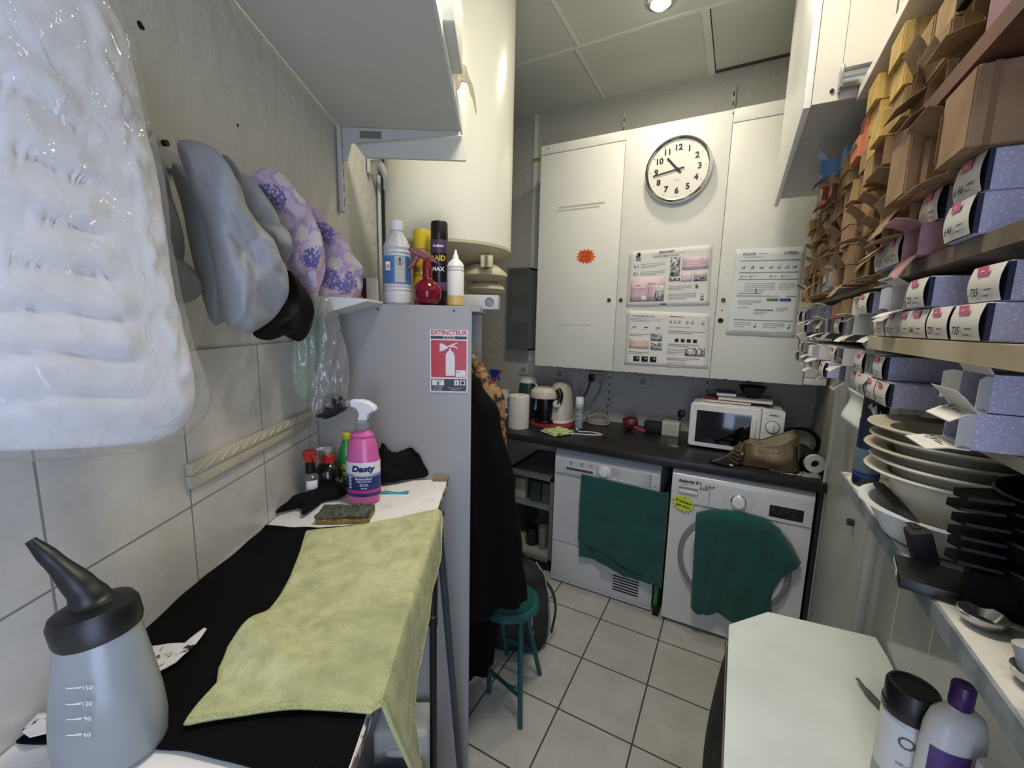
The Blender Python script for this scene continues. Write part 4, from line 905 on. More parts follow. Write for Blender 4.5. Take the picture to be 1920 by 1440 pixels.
b.text('CLASSE', .006, INK, S3 @ T3(-.032, -.0595, .0003)); b.text('B', .011, INK, S3 @ T3(-.032, -.0675, .0003), bold=.0004)
b.text('A UTILISER', .0065, m_sw, S3 @ T3(-.033, -.0785, 0)); b.text('SUR FEUX', .0065, m_sw, S3 @ T3(-.034, -.0858, 0)); b.text('Dangers divers, risque electrique', .0033, m_sw, S3 @ T3(.019, -.0795, 0)); b.text('feux liquides et gaz', .0033, m_sw, S3 @ T3(.019, -.085, 0))
for x in (.0165, .0345): b.rect(x, x+.0145, -.072, -.0565, m_sw, S3)
b.poly([S3 @ Vector(p+(.0004,)) for p in [(.0245, -.058), (.020, -.065), (.0235, -.065), (.022, -.071), (.027, -.0635), (.024, -.0635)]], INK); b.poly([S3 @ Vector(p+(.0004,)) for p in [(.0417, -.0575), (.036, -.0642), (.0417, -.071), (.0475, -.0642)]], INK)
tag(b.build('extinguisher_sign', frame='left', smooth=False), 'red and white EXTINCTEUR CO2 sign on the wardrobe side', 'sign')

# ------------------------------------------------------------------ things on the wardrobe top
TOP = WZ
def at_top(px, py, u): p = LU(px, py, u); return W(p.x, u, TOP)
m_bl = M('bleach_white', '#c9cacb', .4, sss=.1); m_lb = M('label_blue', '#5f90c2', .45, col2='#4a77ad', vs=12)
p = at_top(746, 560, 1.325); t = thing('bleach_bottle', 'white ribbed plastic bottle with a blue hazard label on the wardrobe', 'bottle', p, AL+.1)
b = MB(); prof = [(.036, 0), (.0405, .006), (.041, .035), (.039, .040), (.041, .045), (.039, .051), (.041, .056)]+[(.041, .060), (.041, .145)]+[(.0385, .150), (.0415, .156), (.0385, .163), (.0415, .170), (.038, .180), (.030, .198), (.0185, .214), (.0165, .222)]
b.lathe(prof, m_bl, 40); b.build('bottle_body', t)
b = MB(); b.lathe([(.0415, .062), (.0418, .063), (.0418, .143), (.0415, .144)], m_lb, 40)
LX = Matrix.Rotation(.25, 4, 'Z') @ Matrix.Translation((0, -.0420, 0)) @ FRONT
b.sheet(lambda s, v: (.0423*sin(-.05+.75*s), -.0423*cos(-.05+.75*s), .066+.076*v), 10, 2, m_pg); b.text('!', .026, INK, Matrix.Rotation(.32, 4, 'Z') @ Matrix.Translation((0, -.0425, .126)) @ FRONT, bold=.001)
Dm = Matrix.Rotation(.32, 4, 'Z') @ Matrix.Translation((0, -.0424, .126)) @ FRONT
for k in range(4):
    a0 = radians(90*k); b.rect(-.0004, .0004, 0, .017, INK, Dm @ Matrix.Rotation(a0, 4, 'Z') @ T3(.012, 0, .0008) @ Matrix.Rotation(radians(45), 4, 'Z'))
b.box(-.028, -.016, -.0405, -.037, .10, .125, PAPER); b.box(-.026, -.018, -.042, -.039, .105, .117, M('label_amber', '#c88b3a', .5))
b.build('label', t); MB().lathe([(.019, .222), (.0195, .226), (.0195, .246), (.018, .250), (0, .250)], WPLAST, 28).build('cap', t)
m_byel = M('yellow_can', '#d2bb1f', .35)
can('aerosol_can', at_top(792, 545, 1.42), 'yellow insect spray can behind the red round sprayer', 'spray can', .029, .245, M('dark_yellow_can', '#5d2a12', .4, col2='#c9a21d', vs=18, lo=.44, hi=.56), M('yellow_cap', '#d8c02a', .4), [(.15, .18, m_byel)], .062, rotz=AL, txt=[('TUE MITES', .105, .012, m_byel), ('STOP', .165, .016, INK)])
m_pur = M('purple_label', '#46304f', .4)
can('aerosol_can', at_top(824, 545, 1.375), 'tall black and purple spray can with yellow lettering on the wardrobe', 'spray can', .028, .262, M('black_can', '#16131a', .3), BLACK, [(.165, .205, m_pur), (.05, .075, M('plum_band', '#5b3b62', .4))], .055, rotz=AL, txt=[('RAID', .148, .022, M('raid_yellow', '#e0c820', .4)), ('Action', .186, .013, WPLAST), ('MAX', .115, .018, WPLAST)])
m_rsp = M('red_trigger', '#6e1420', .3); m_rgl = M('red_clear_plastic', '#b0163c', .12, trans=.75); m_rliq = M('pink_red_liquid', '#c2183e', .2)
p = at_top(802, 566, 1.30); t = thing('spray_bottle', 'round transparent red spray bottle with a dark red trigger on the wardrobe', 'spray bottle', p, AL+.15)
MB().lathe([(.018, 0), (.030, .006), (.040, .022), (.0425, .036), (.040, .052), (.030, .068), (.016, .078), (.0125, .084), (.0125, .100)], m_rgl, 36).build('bottle', t)
MB().lathe([(0, .004), (.026, .007), (.037, .020), (.0405, .034), (0, .034)], m_rliq, 36).build('liquid', t)
b = MB(); b.lathe([(.0145, .082), (.0155, .087), (.014, .093), (.0155, .099), (.014, .105), (.0155, .111), (.013, .118), (.012, .14), (0, .142)], m_rsp, 20); b.build('collar', t)
b = MB(); b.prism([(.018, .128), (.030, .122), (.032, .128), (.010, .150), (-.020, .164), (-.050, .170), (-.056, .160), (-.040, .148), (-.012, .138), (-.012, .128)], -.009, .009, m_rsp, axis='y'); hh = b.build('trigger_head', t, bevel=.002)
MB().prism([(-.020, .146), (-.036, .148), (-.044, .128), (-.062, .108), (-.058, .103), (-.040, .114), (-.026, .134)], -.007, .007, m_rsp, axis='y').build('trigger', hh, bevel=.002)
m_sq = M('squeeze_white', '#dcdcd6', .4, trans=.0, sss=.2); m_amb = M('amber_liquid_bottle', '#c9ab6c', .4, sss=.1)
p = at_top(854, 568, 1.30); t = thing('squeeze_bottle', 'white squeeze bottle with amber liquid at its bottom on the wardrobe', 'bottle', p, AL)
b = MB(); b.lathe([(.022, 0), (.0255, .003), (.0255, .031)], m_amb, 32); b.build('liquid', t)
b = MB(); b.lathe([(.0255, .031), (.0257, .10), (.0245, .103), (.026, .107), (.0245, .112), (.026, .117), (.022, .128), (.012, .138), (.0085, .141)], m_sq, 32); b.build('bottle_body', t)
MB().lathe([(.0095, .139), (.0085, .148), (.0045, .156), (.0035, .166), (0, .167)], WPLAST, 20).build('nozzle', t)
m_or = M('orange_plastic', '#b8522c', .4)
p = at_top(692, 548, 1.33); t = thing('funnel', 'orange plastic funnel turned upside down on the wardrobe left end', 'funnel', W(-.50, 1.40, TOP), AL)
b = MB(); b.lathe([(.052, 0), (.053, .004), (.046, .030), (.030, .050), (.016, .062), (.013, .07), (.010, .115), (.0085, .115), (.012, .068), (.028, .048), (.050, .003)], m_or, 36); b.build('cone', t)
MB().sheet(lambda s, v: (.0535*sin(-.3+1.1*s)*(1-.25*v), -.0535*cos(-.3+1.1*s)*(1-.25*v), .004+.032*v), 12, 4, M('worn_label', '#8d7b52', .6, col2='#2c2b3a', vs=50, lo=.45, hi=.55)).build('worn_label', t, solid=.0006)
t = thing('small_carton', 'small black and white carton behind the funnel on the wardrobe', 'box', W(-.47, 1.51, TOP), AL+.2)
MB().box(-.03, .0, -.03, .03, 0, .095, BLACK).build('black_half', t); MB().box(.0005, .035, -.03, .03, 0, .095, PAPER).build('white_half', t)
m_gbx = M('silver_box', '#b9bcc0', .45)
t = thing('flat_box', 'flat silver grey box with a round sticker on the wardrobe corner', 'box', W(-.105, 1.62, TOP), AL-.05)
MB().box(-.09, .10, -.07, .06, 0, .052, m_gbx, bev=.002).build('carton', t)
b = MB(); DXX = Matrix.Translation((.068, -.0706, .027)) @ FRONT; b.prism(circle(0, 0, .017, 28), 0, .0005, M('round_sticker', '#6a6f76', .4), X=DXX)
for k in range(4): b.rect(-.010+.002*k, .010-.002*k, -.009+.005*k, -.0075+.005*k, m_pg, DXX @ Matrix.Rotation(.7, 4, 'Z'), .0008)
b.build('round_sticker', t)
b = MB(); b.box(-.012, .012, -.012, .012, 0, .075, M('green_bottle_small', '#2f8f4a', .4), bev=.003, R=Matrix.Rotation(-.3, 4, 'Y')); tag(b.build('green_tube', loc=W(-.145, 1.58, TOP+.001), rotz=AL), 'small green tube leaning behind the white squeeze bottle', 'tube')

# ================================================================== TABLE AND WHAT LIES ON IT
TZ = 1.09
m_tt = M('table_white', '#e2e1de', .5, col2='#c8c6c2', vs=14, lo=.28, hi=.42); m_chip = M('chipped_board', '#6d5c52', .8, col2='#d8d6d2', vs=40, lo=.42, hi=.5); m_leg = M('black_leg', '#111214', .4); m_leg2 = M('grey_leg', '#3c4148', .4)
t = thing('work_table', 'tall narrow white table with chipped edges along the left wall', 'table', W(-.35, .75, 0), AL)
b = MB(); b.box(NW+.003, -.1565, .18, 1.248, TZ-.018, TZ, m_tt); b.build('tabletop', t, 'left')
b = MB(); b.box(-.1563, -.1545, .18, 1.248, TZ-.016, TZ-.001, m_chip); b.build('edge_band', t, 'left')
MB().box(-.20, -.153, 1.2485-.016, 1.2485, TZ+.0003, TZ+.014, M('wood_block', '#8c7a60', .7), bev=.001).build('stop_block', t, 'left')
lg = MB(); lg.cyl((-.162, 1.02, TZ-.02), (-.166, 1.02, .80), .0115, m_leg, seg=18); lg.cyl((-.166, 1.02, .802), (-.166, 1.02, .798), .0125, STEEL, seg=18); lg.cyl((-.166, 1.02, .798), (-.166, 1.02, .77), .0135, m_leg, r1=.012, seg=18); lg.cyl((-.166, 1.02, .77), (-.168, 1.02, 0), .010, m_leg, seg=18); lg.build('leg', t, 'left')
MB().tube([(-.158, 1.06, TZ-.03), (-.100, 1.19, 0.02)], .0105, m_leg2, 14).build('leg', t, 'left')
MB().tube([(-.50, .30, TZ-.02), (-.50, .30, 0)], .0105, m_leg, 14).build('leg', t, 'left'); MB().tube([(-.50, 1.02, TZ-.02), (-.50, 1.02, 0)], .0105, m_leg, 14).build('leg', t, 'left')
b = MB(); b.box(-.163, -.150, 1.04, 1.065, TZ-.035, TZ-.002, BLACK, bev=.003); b.cyl((-.150, 1.052, TZ-.018), (-.140, 1.052, TZ-.018), .007, BLACK, seg=14); b.build('clamp', t, 'left')

# black cloth
m_bk = M('black_cotton', '#060607', .95, bump=.3, bs=220, spec=.15)
def uq(q, z): return LZ(q[0], q[1], z)
BZ = TZ+.006
e_far = [uq(q, BZ) for q in ((505, 985), (600, 992), (690, 985), (768, 983))]; e_near = [uq(q, BZ) for q in ((14, 1388), (180, 1392), (330, 1405), (500, 1440), (640, 1470))]
def lerp_list(P, s):
    q = s*(len(P)-1); i = min(int(q), len(P)-2); return P[i].lerp(P[i+1], q-i)
def blk(s, v):
    n = (NW+.006+.003*sin(v*9))*(1-s)+(-.158-.02*(1-v)*0)*s; uf = lerp_list(e_far, s).y+.012*nz(s*5, 1, 2); un = lerp_list(e_near, s).y
    if s > .8: n -= (s-.8)*.25*max(0, v-.93)*10
    u = un*(1-v)+uf*v
    return (n, u, BZ+.004*nz(n*20, u*14, 1)+.002*max(0, sin(u*26+n*9))**4+.004*max(0, v-.96)*25*(.5+.5*nz(s*6, 3)))
t = thing('black_cloth', 'black cotton cloth with white printed patches spread under the yellow cloth', 'cloth', W(-.35, .7, TZ), AL)
MB().sheet(blk, 50, 70, m_bk).build('cloth_sheet', t, 'left', solid=.004)
m_pr2 = M('white_print', '#d8d6d8', .8, col2='#101013', vs=60, lo=.34, hi=.42)
def patch(pxs):
    q = [uq(p_, BZ+.008) for p_ in pxs]; b = MB()
    def f(s, v):
        a = lerp_list(q[:len(q)//2], s); c = lerp_list(list(reversed(q[len(q)//2:])), s); p_ = a.lerp(c, v); return (p_.x, p_.y, BZ+.0085+.002*nz(p_.x*40, p_.y*40))
    b.sheet(f, 16, 8, m_pr2); b.build('printed_patch', t, 'left', solid=.0008)
patch([(282, 1268), (330, 1243), (362, 1212), (388, 1180), (383, 1178), (345, 1205), (315, 1207), (275, 1212)]); patch([(40, 1372), (70, 1338), (120, 1340), (150, 1335), (160, 1358), (120, 1362), (90, 1376), (56, 1385)])

# yellow green cloth
m_yel = M('yellow_green_cloth', '#c2c594', .97, col2='#a2a678', vs=34, lo=.28, hi=.62, bump=.5, bs=300, sheen=.1)
stain(m_yel, '#6f7450', 7, .56, .74, .55); stain(m_yel, '#8f9668', 3.2, .50, .70, .5, .4)
YZ = TZ+.014
def Q(px): return [uq(q, YZ+.004) for q in px]
yl = Q([(350, 1350), (378, 1315), (412, 1275), (415, 1248), (432, 1215), (470, 1180), (508, 1142), (530, 1110), (548, 1078), (566, 1030), (576, 995)])
ye_u = (.452, 1.005)
hang = [(0, .34), (.10, .30), (.22, .20), (.35, .135), (.5, .10), (.65, .085), (.8, .10), (.9, .085), (1, .012)]
def ycloth(s, v):          # v near to far, s wall side to hanging side
    L = lerp_list(yl, v); un, uf = ye_u; ue = un+(uf-un)*v; nE = -.150
    if s < .72:
        k = s/.72; n = L.x*(1-k)+nE*k; u = L.y*(1-k)+ue*k+.012*sin(pi*k)*(1-2*v)
        z = YZ+.0022*nz(n*14, u*14, 2)
        d = (n-(-.405))*.55+(u-.60)*.85                               # one long ridge near the front left corner
        z += .020*math.exp(-((d)/.030)**2)*max(0, 1-k*1.5)+.004*max(0, sin(u*30+n*16))**6*(.3+.7*nz(n*9, u*9, 4))
        return (n, u, z)
    k = (s-.72)/.28; h = interp(hang, v)*.93
    e = min(1, k*5); z = YZ-(1-cos(e*pi/2))*.012-max(0, k-.1)*h/.9
    n = nE+sin(e*pi/2)*.009+.012*k*(.5+.5*sin(v*13+1))*(.3+h*3)+.03*k*h
    u = ue+(.10*k*(1-v)**2)*(h/.3)-.03*k*v*v
    if v < .25: u += k*(.25-v)*.20
    return (n, u, z)
t = thing('cleaning_cloth', 'large stained yellow green cloth hanging over the table edge', 'cloth', W(-.25, .75, TZ), AL)
MB().sheet(ycloth, 90, 110, m_yel).build('cloth_sheet', t, 'left', solid=.005, soff=0)
m_hem = M('yellow_green_hem', '#ccd192', .97, bump=1., bs=300)
hp = [Vector(ycloth(i/60, 0)) for i in range(61)]+[Vector(ycloth(1, i/60)) for i in range(1, 61)]+[Vector(ycloth(1-i/60, 1)) for i in range(1, 61)]+[Vector(ycloth(0, 1-i/60)) for i in range(1, 60)]
MB().tube(hp, .0038, m_hem, 6, closed=True).build('hem', t, 'left')
m_stain = M('grime', '#6d7548', .97, col2='#98a267', vs=60, lo=.3, hi=.7)

# squeeze bottle with the black nozzle
m_tb = M('translucent_bottle', '#e4eaee', .28, trans=.80); m_rub = M('black_rubber', '#0e0e10', .42)
t = thing('squeeze_bottle', 'frosted squeeze bottle with a slanted black nozzle in the foreground', 'bottle', W(-.430, .420, TZ+.0005), AL+.05)
prof = [(.044, 0), (.050, .005), (.052, .030), (.050, .060), (.0455, .095), (.040, .130), (.0360, .160)]
TLT = Matrix.Identity(4)
b = MB(); b.lathe(prof+[(.0348, .160), (.039, .129), (.0443, .094), (.0487, .06), (.0505, .03), (.048, .007), (0, .004)], m_tb, 48, sx=1.0, sy=.85, X=TLT); b.build('bottle_body', t)
MB().lathe([(0, .0045), (.047, .0075), (.0495, .03), (.0482, .055), (0, .056)], M('whitish_liquid', '#c9d6d0', .3, trans=.6), 40, sx=1, sy=.85).build('liquid', t)
b = MB()
for i, z in enumerate((.066, .082, .098, .114)):
    r = interp([(.03, .052), (.06, .050), (.095, .0455), (.13, .040)], z); X = Matrix.Translation((.0, -r*.85-.0004, z)) @ FRONT
    b.box(-.004, .010, -r*.85-.0009, -r*.85+.001, z-.0004, z+.0004, WPLAST); b.text(('60', '90', '120', '150')[i], .007, WPLAST, X @ T3(.016, 0, 0), wrap=r)
b.build('scale_marks', t)
NX = Matrix.Translation((0, 0, .158)) @ Matrix.Rotation(radians(-9), 4, 'Y')
b = MB(); b.lathe([(.0375, -.010), (.0395, -.004), (.0395, .014), (.036, .021), (.024, .026)], m_rub, 40, X=NX, sy=.87); b.build('screw_cap', t)
nzp = [NX @ Vector(p_) for p_ in ((.002, 0, .020), (-.003, 0, .040), (-.014, 0, .062), (-.027, 0, .085), (-.038, 0, .104))]
b = MB(); P_ = catmull(nzp, 8); b.tube(P_, [interp([(0, .024), (.12, .0175), (.3, .0135), (.7, .0085), (1, .0048)], i/(len(P_)-1)) for i in range(len(P_))], m_rub, 22); b.build('nozzle', t)

# sponge, blue strip, rags
SP = [LZ(*q, TZ) for q in ((588, 985), (690, 983))]; sc = (SP[0]+SP[1])/2; sang = atan2(SP[1].y-SP[0].y, SP[1].x-SP[0].x); sw = (SP[1]-SP[0]).length
t = thing('sponge', 'worn scouring sponge, grey green on yellow, lying on the white table', 'sponge', W(sc.x, sc.y+.034, TZ+.0005), AL+sang)
def spg(z0, z1, m, name, am):
    b = MB(); b.box(-sw/2, sw/2, -.034, .034, z0, z1, m, bev=.004); bmesh.ops.subdivide_edges(b.bm, edges=b.bm.edges[:], cuts=6, use_grid_fill=True)
    for v in b.bm.verts: v.co += Vector((nz(v.co.x*60, v.co.y*60, 1)*am, nz(v.co.x*60, v.co.y*60, 7)*am, abs(nz(v.co.x*45, v.co.y*45, v.co.z*60))*am if v.co.z > (z0+z1)/2 else 0))
    b.build(name, t)
spg(0, .0135, M('sponge_yellow', '#b39a55', .95, col2='#8a7338', vs=120, bump=.8, bs=300), 'sponge_block', .002); spg(.0135, .0215, M('scourer', '#6f7766', .97, col2='#3f4739', vs=90, bump=1, bs=300), 'scouring_pad', .004)
b = MB(); A_, B_ = LZ(714, 925, TZ), LZ(766, 925, TZ); b.sheet(lambda s, v: (A_.x+(B_.x-A_.x)*s, A_.y+(B_.y-A_.y)*s+.016*(v-.5), TZ+.0025+.002*sin(s*8)), 14, 4, M('blue_strip', '#3f9cb8', .5)); tag(b.build('plastic_strip', frame='left', solid=.0015), 'light blue plastic strip lying right of the pink spray bottle', 'strip')
m_rag = M('black_rag', '#08080a', .8, bump=.5, bs=120, spec=.2)
def rag(name, label, px, z, hgt, seed, cat='rag'):
    q = [LZ(x, y, z) for x, y in px]; q = catmull(q, 6, True)
    for p_ in q: p_.y = min(p_.y, 1.242)
    C = sum(q, Vector())/len(q); b = MB(); vs = []; fs = []; n = len(q); R_ = 16
    for r in range(R_+1):
        k = 1-r/R_
        for p_ in q:
            w_ = C+(p_-C)*k; h = hgt*sqrt(max(0, 1-k**3))*(.62+.50*nz(w_.x*13, w_.y*13, seed)+.22*abs(nz(w_.x*40, w_.y*40, seed+3)))
            vs.append(Vector((w_.x+.006*nz(w_.y*40, k*6, seed), min(1.246, w_.y+.006*nz(w_.x*40, k*6, seed+1)), z+.002+h)))
    for r in range(R_):
        for i in range(n): j = (i+1) % n; fs.append((r*n+i, r*n+j, (r+1)*n+j, (r+1)*n+i))
    fs.append(tuple(reversed(range(n)))); b.raw(vs, fs, m_rag); return tag(b.build(name, frame='left', sub=1, ang=60), label, cat)
rag('black_rag', 'black cotton rag lying against the wall left of the pink bottle', [(512, 972), (548, 952), (580, 930), (600, 905), (640, 896), (655, 905), (652, 935), (610, 945), (585, 962), (568, 975), (556, 960)], TZ, .045, 3)
rag('black_rag', 'crumpled black rag right of the pink bottle against the wardrobe', [(700, 912), (730, 912), (770, 905), (808, 893), (812, 880), (795, 868), (770, 865), (740, 866), (710, 870), (696, 890)], TZ, .135, 11)

# pink cleaner bottle
m_pk = M('pink_plastic', '#cf5f9f', .32, coat=.2); m_nv = M('navy_label', '#28306b', .4); m_lw = M('label_white', '#dfe0e6', .4)
t = thing('spray_bottle', 'pink cleaner bottle with white trigger and navy label on the white table', 'spray bottle', W(-.362, 1.088, TZ+.0005), AL)
OV = .72
b = MB(); b.lathe([(.036, 0), (.041, .004), (.043, .018), (.0445, .022), (.0445, .120), (.042, .128), (.039, .150), (.034, .172), (.029, .180), (.031, .186), (.026, .193), (.018, .200), (.0165, .204)], m_pk, 44, sy=OV); b.build('bottle_body', t)
b = MB(); b.lathe([(.0449, .024), (.0451, .025), (.0451, .034)], m_nv, 44, sy=OV); b.lathe([(.0451, .034), (.0451, .042)], M('magenta_band', '#c2377f', .4), 44, sy=OV); b.lathe([(.0451, .042), (.0451, .078)], m_nv, 44, sy=OV); b.lathe([(.0451, .078), (.0451, .086)], M('label_mid', '#8389b5', .4), 44, sy=OV); b.lathe([(.0451, .086), (.0451, .117), (.0449, .118)], m_lw, 44, sy=OV)
EL = (.0452, .0452*OV, .22); TZm = lambda z, tl=.0: Matrix.Translation((0, 0, z))
b.text('Dasty', .022, M('dasty_navy', '#1d2361', .4), TZm(.101), bold=.0012, shear=.15, ell=EL, z=.0008)
b.sheet(lambda s, v: (.0459*sin(-.35+1.1*s), -.0459*OV*cos(-.35+1.1*s), .082+.004*v), 10, 2, M('pale_yellow_band', '#d9d9b2', .5))
for tx_, sz_, z_ in (('Multisurface', .0078, .074), ('Clean & Fresh', .0058, .067), ('ECO', .009, .057), ('750 ml', .005, .048)): b.text(tx_, sz_, m_lw, TZm(z_), ell=EL, z=.0008, bold=.0002)
for k in range(4): b.text('O', .008, m_lw, TZm(.050+.009*k), ell=(.0452, .0452*OV, -.62), z=.0008, bold=.001)
b.build('label', t)
b = MB(); b.lathe([(.018, .203), (.0185, .205), (.0185, .224), (.015, .226)], GREYP, 30)
for k in range(30): a = 2*pi*k/30; b.cyl((.0187*cos(a), .0187*sin(a), .206), (.0187*cos(a), .0187*sin(a), .223), .0012, GREYP, seg=6)
b.build('collar', t)
b = MB(); b.prism([(.016, .226), (.018, .242), (.030, .250), (.042, .254), (.036, .266), (.022, .276), (.006, .281), (-.024, .281), (-.028, .279), (-.028, .264), (-.012, .258), (-.006, .246), (-.010, .226)], -.013, .013, M('trigger_white', '#e6e8ea', .35), axis='y'); hd = b.build('trigger_head', t, bevel=.005)
MB().prism([(-.0285, .263), (-.040, .263), (-.040, .279), (-.0285, .279)], -.010, .010, GREYP, axis='y').build('nozzle', hd, bevel=.002)
# bottles in the corner behind
t = thing('spray_bottle', 'small clear spray bottle with a red trigger in the table corner', 'spray bottle', W(-.515, 1.113, TZ+.0005), AL+.3)
MB().lathe([(.019, 0), (.021, .003), (.021, .060), (.012, .068), (.010, .073)], m_clear, 26).build('bottle', t); MB().sheet(lambda s, v: (.0214*sin(-.5+1.5*s), -.0214*cos(-.5+1.5*s), .012+.04*v), 12, 2, m_lw).build('label', t, solid=.0004); MB().lathe([(.013, .070), (.012, .100), (0, .101)], BLACK, 20).build('collar', t)
b = MB(); b.prism([(.010, .098), (.016, .118), (.020, .128), (.008, .135), (-.016, .133), (-.018, .124), (-.004, .120), (-.008, .098)], -.008, .008, RED, axis='y', X=Matrix.Rotation(pi, 4, 'Z')); hd = b.build('trigger_head', t, bevel=.003)
MB().prism([(.010, .121), (.020, .121), (.016, .105), (.010, .092), (.006, .094), (.009, .108)], -.005, .005, RED, axis='y').build('trigger', hd, bevel=.001)
t = thing('pump_bottle', 'round dark brown bottle with a red collar behind the black rag', 'bottle', W(-.490, 1.170, TZ+.0005), AL)
MB().lathe([(.030, 0), (.036, .006), (.040, .03), (.038, .055), (.028, .074), (.017, .082)], M('dark_brown_bottle', '#18130f', .15, coat=.3), 36).build('bottle', t); MB().lathe([(.0175, .080), (.018, .083), (.018, .100), (.015, .103)], RED, 28).build('collar', t)
b = MB(); b.lathe([(.008, .102), (.008, .112), (.013, .114), (.013, .124), (0, .125)], film('pump_clear', '#e8e8e8', haze=.6, rough=.15, gloss=.1, bump=0), 20); b.tube([(0, 0, .119), (-.02, -.005, .121), (-.034, -.008, .112)], .005, WPLAST, 8, sm=4); b.build('pump', t)
t = thing('bottle', 'green bottle with a yellow cap behind the pink bottle', 'bottle', W(-.455, 1.223, TZ+.0005), AL)
b = MB(); b.lathe([(.022, 0), (.024, .004), (.024, .085), (.022, .10), (.015, .122), (.011, .130), (.011, .137)], M('green_plastic', '#2f8a3c', .25), 30); b.lathe([(.0244, .03), (.0246, .031), (.0246, .062), (.0244, .063)], M('green_yellow_label', '#8fa53a', .5, col2='#1f2a14', vs=60, lo=.4, hi=.5), 30); b.build('bottle_body', t); MB().lathe([(.012, .136), (.0125, .138), (.0125, .150), (.010, .153), (0, .153)], M('yellow_cap2', '#c9bb2c', .4), 24).build('cap', t)
# jerrycan and a round lid under the table
m_jc = M('jerrycan_white', '#b9bab3', .45)
jp = onZ(770, 1440, .62)
t = thing('jerrycan', 'white plastic jerrycan under the table behind the black leg', 'jerrycan', W(-.27, 1.17, 0), AL)
b = MB(); b.box(-.10, .075, -.06, .06, 0, .33, m_jc, bev=.02, seg=3); b.build('can_body', t); b = MB(); b.tube([(-.05, -.061, .265), (0, -.068, .272), (.05, -.061, .265)], .012, m_jc, 10, sm=5); b.build('handle', t)
t = thing('bucket', 'dark round bucket rim under the near end of the table', 'bucket', W(-.30, .945, 0), AL)
MB().lathe([(.09, 0), (.125, .26), (.131, .262), (.131, .272), (.122, .272), (.088, .01), (0, .01)], M('bucket_dark', '#2a2d33', .4), 40).build('pail', t)

# ================================================================== HANGING ON THE LEFT WALL
m_hk = M('hook_rail', '#a7aaa4', .5)
t = thing('hook_rail', 'pale wooden hook rail on the left wall behind the hanging caps', 'hook rail', W(NW, .85, 1.80), AL)
MB().box(NW+.001, NW+.012, .60, 1.20, 1.815, 1.842, m_hk, bev=.002).build('rail', t, 'left')
for u in (.66, .78, .90, 1.02, 1.14): MB().tube([(NW+.012, u, 1.828), (NW+.03, u, 1.832), (NW+.04, u, 1.845)], .005, STEEL, 8, sm=4).build('hook', t, 'left')
MB().cyl((NW+.001, .735, 1.855), (NW+.008, .735, 1.855), .005, INK, seg=10).build('screw', t, 'left')

def crumple(seed, amp, n=7, f0=4, f1=16, spread=.5, warp=.02):
    r_ = random.Random(seed); D_ = []
    for i in range(n):
        th = r_.gauss(0, spread); f = r_.uniform(f0, f1); D_.append((cos(th)*f, sin(th)*f, r_.random(), r_.uniform(.5, 1)*(f0/f)**.6))
    tot = sum(d[3] for d in D_)
    def g(x, y, k, sg):
        if sg < 0: return 0
        x2, y2 = x+warp*nz(x*9, y*9, seed), y+warp*nz(x*9, y*9, seed+7)
        return amp*(sum(d[3]*abs(((x2*d[0]+y2*d[1]+d[2]) % 1)-.5)*2 for d in D_)/tot*2-.8)
    return g
def fan(hx, hy, fr, amp, seed):
    def f(x, y, k, sg):
        if sg < 0: return 0
        ph = atan2(x-hx, hy-y+.04)*fr+1.1*nz(x*5, y*5, seed); r = (1-abs(sin(ph)))**2.5
        return amp*(.55-1.5*r)*min(1, sqrt((x-hx)**2+(y-hy)**2)/.08)+amp*.45*abs(nz(x*22+y*9, y*12, seed+4))
    return f
def capfold(seed, amp, fx, fy):
    return lambda x, y, k, sg: amp*(abs(nz(x*fx+y*3, y*fy-x*2, seed))*1.6-.5*abs(nz(x*fx*2.3, y*fy*2, seed+5))) if sg > 0 else 0
m_gc = M('grey_nylon', '#8f9192', .5, bump=.15, bs=30, var=.05, vs=4)
def hung(name, label, cat, px, a, b_, T, Tb, m, fold, cen=None, group=None, extra=None, sub=0):
    mb = MB(); pillow(mb, px, a, b_, T, Tb, m, fold, cen=cen)
    return tag(mb.build(name, frame='left', ang=70, sub=sub), label, cat, group)
def lobe(parent, name, px, a, b_, T, Tb, m, fold, cen=None):
    mb = MB(); pillow(mb, px, a, b_, T, Tb, m, fold, cen=cen, rings=24, smooth=8); return mb.build(name, parent, 'left', ang=30)
t = thing('cape', 'grey nylon salon cape hanging between the white bag and grey bonnet', 'cape', W(-.50, .72, 1.62), AL)
lobe(t, 'upper_fold', [(280, 269), (299, 287), (316, 349), (331, 409), (344, 454), (343, 490), (325, 484), (301, 457), (280, 349)], (280, -.530), (344, -.505), .018, .012, m_gc, crumple(3, .016, 6, 8, 24, .6))
lobe(t, 'lower_fold', [(304, 469), (343, 490), (369, 514), (378, 549), (352, 567), (328, 564), (310, 514)], (300, -.525), (378, -.49), .022, .012, m_gc, crumple(4, .018, 6, 8, 24, .9))
t = thing('bonnet_cap', 'large grey nylon bonnet hanging in deep folds on the left wall', 'cap', W(-.47, .84, 1.55), AL)
lobe(t, 'bonnet_fold', [(323, 306), (355, 320), (369, 349), (393, 385), (417, 445), (441, 517), (453, 558), (444, 588), (417, 606), (398, 605), (375, 532), (357, 457), (346, 397), (335, 355)], (323, -.525), (452, -.475), .028, .020, m_gc, crumple(5, .020, 6, 6, 18, .4))
lobe(t, 'bonnet_crown', [(332, 267), (349, 261), (375, 266), (399, 281), (416, 308), (435, 337), (453, 379), (480, 421), (507, 451), (519, 484), (537, 526), (534, 564), (513, 597), (471, 624), (447, 618), (426, 609), (411, 552), (396, 478), (381, 409), (360, 358), (349, 320), (337, 290)], (332, -.485), (536, -.385), .042, .03, m_gc, crumple(16, .034, 7, 7, 22, .5, .03), cen=(455, 460))
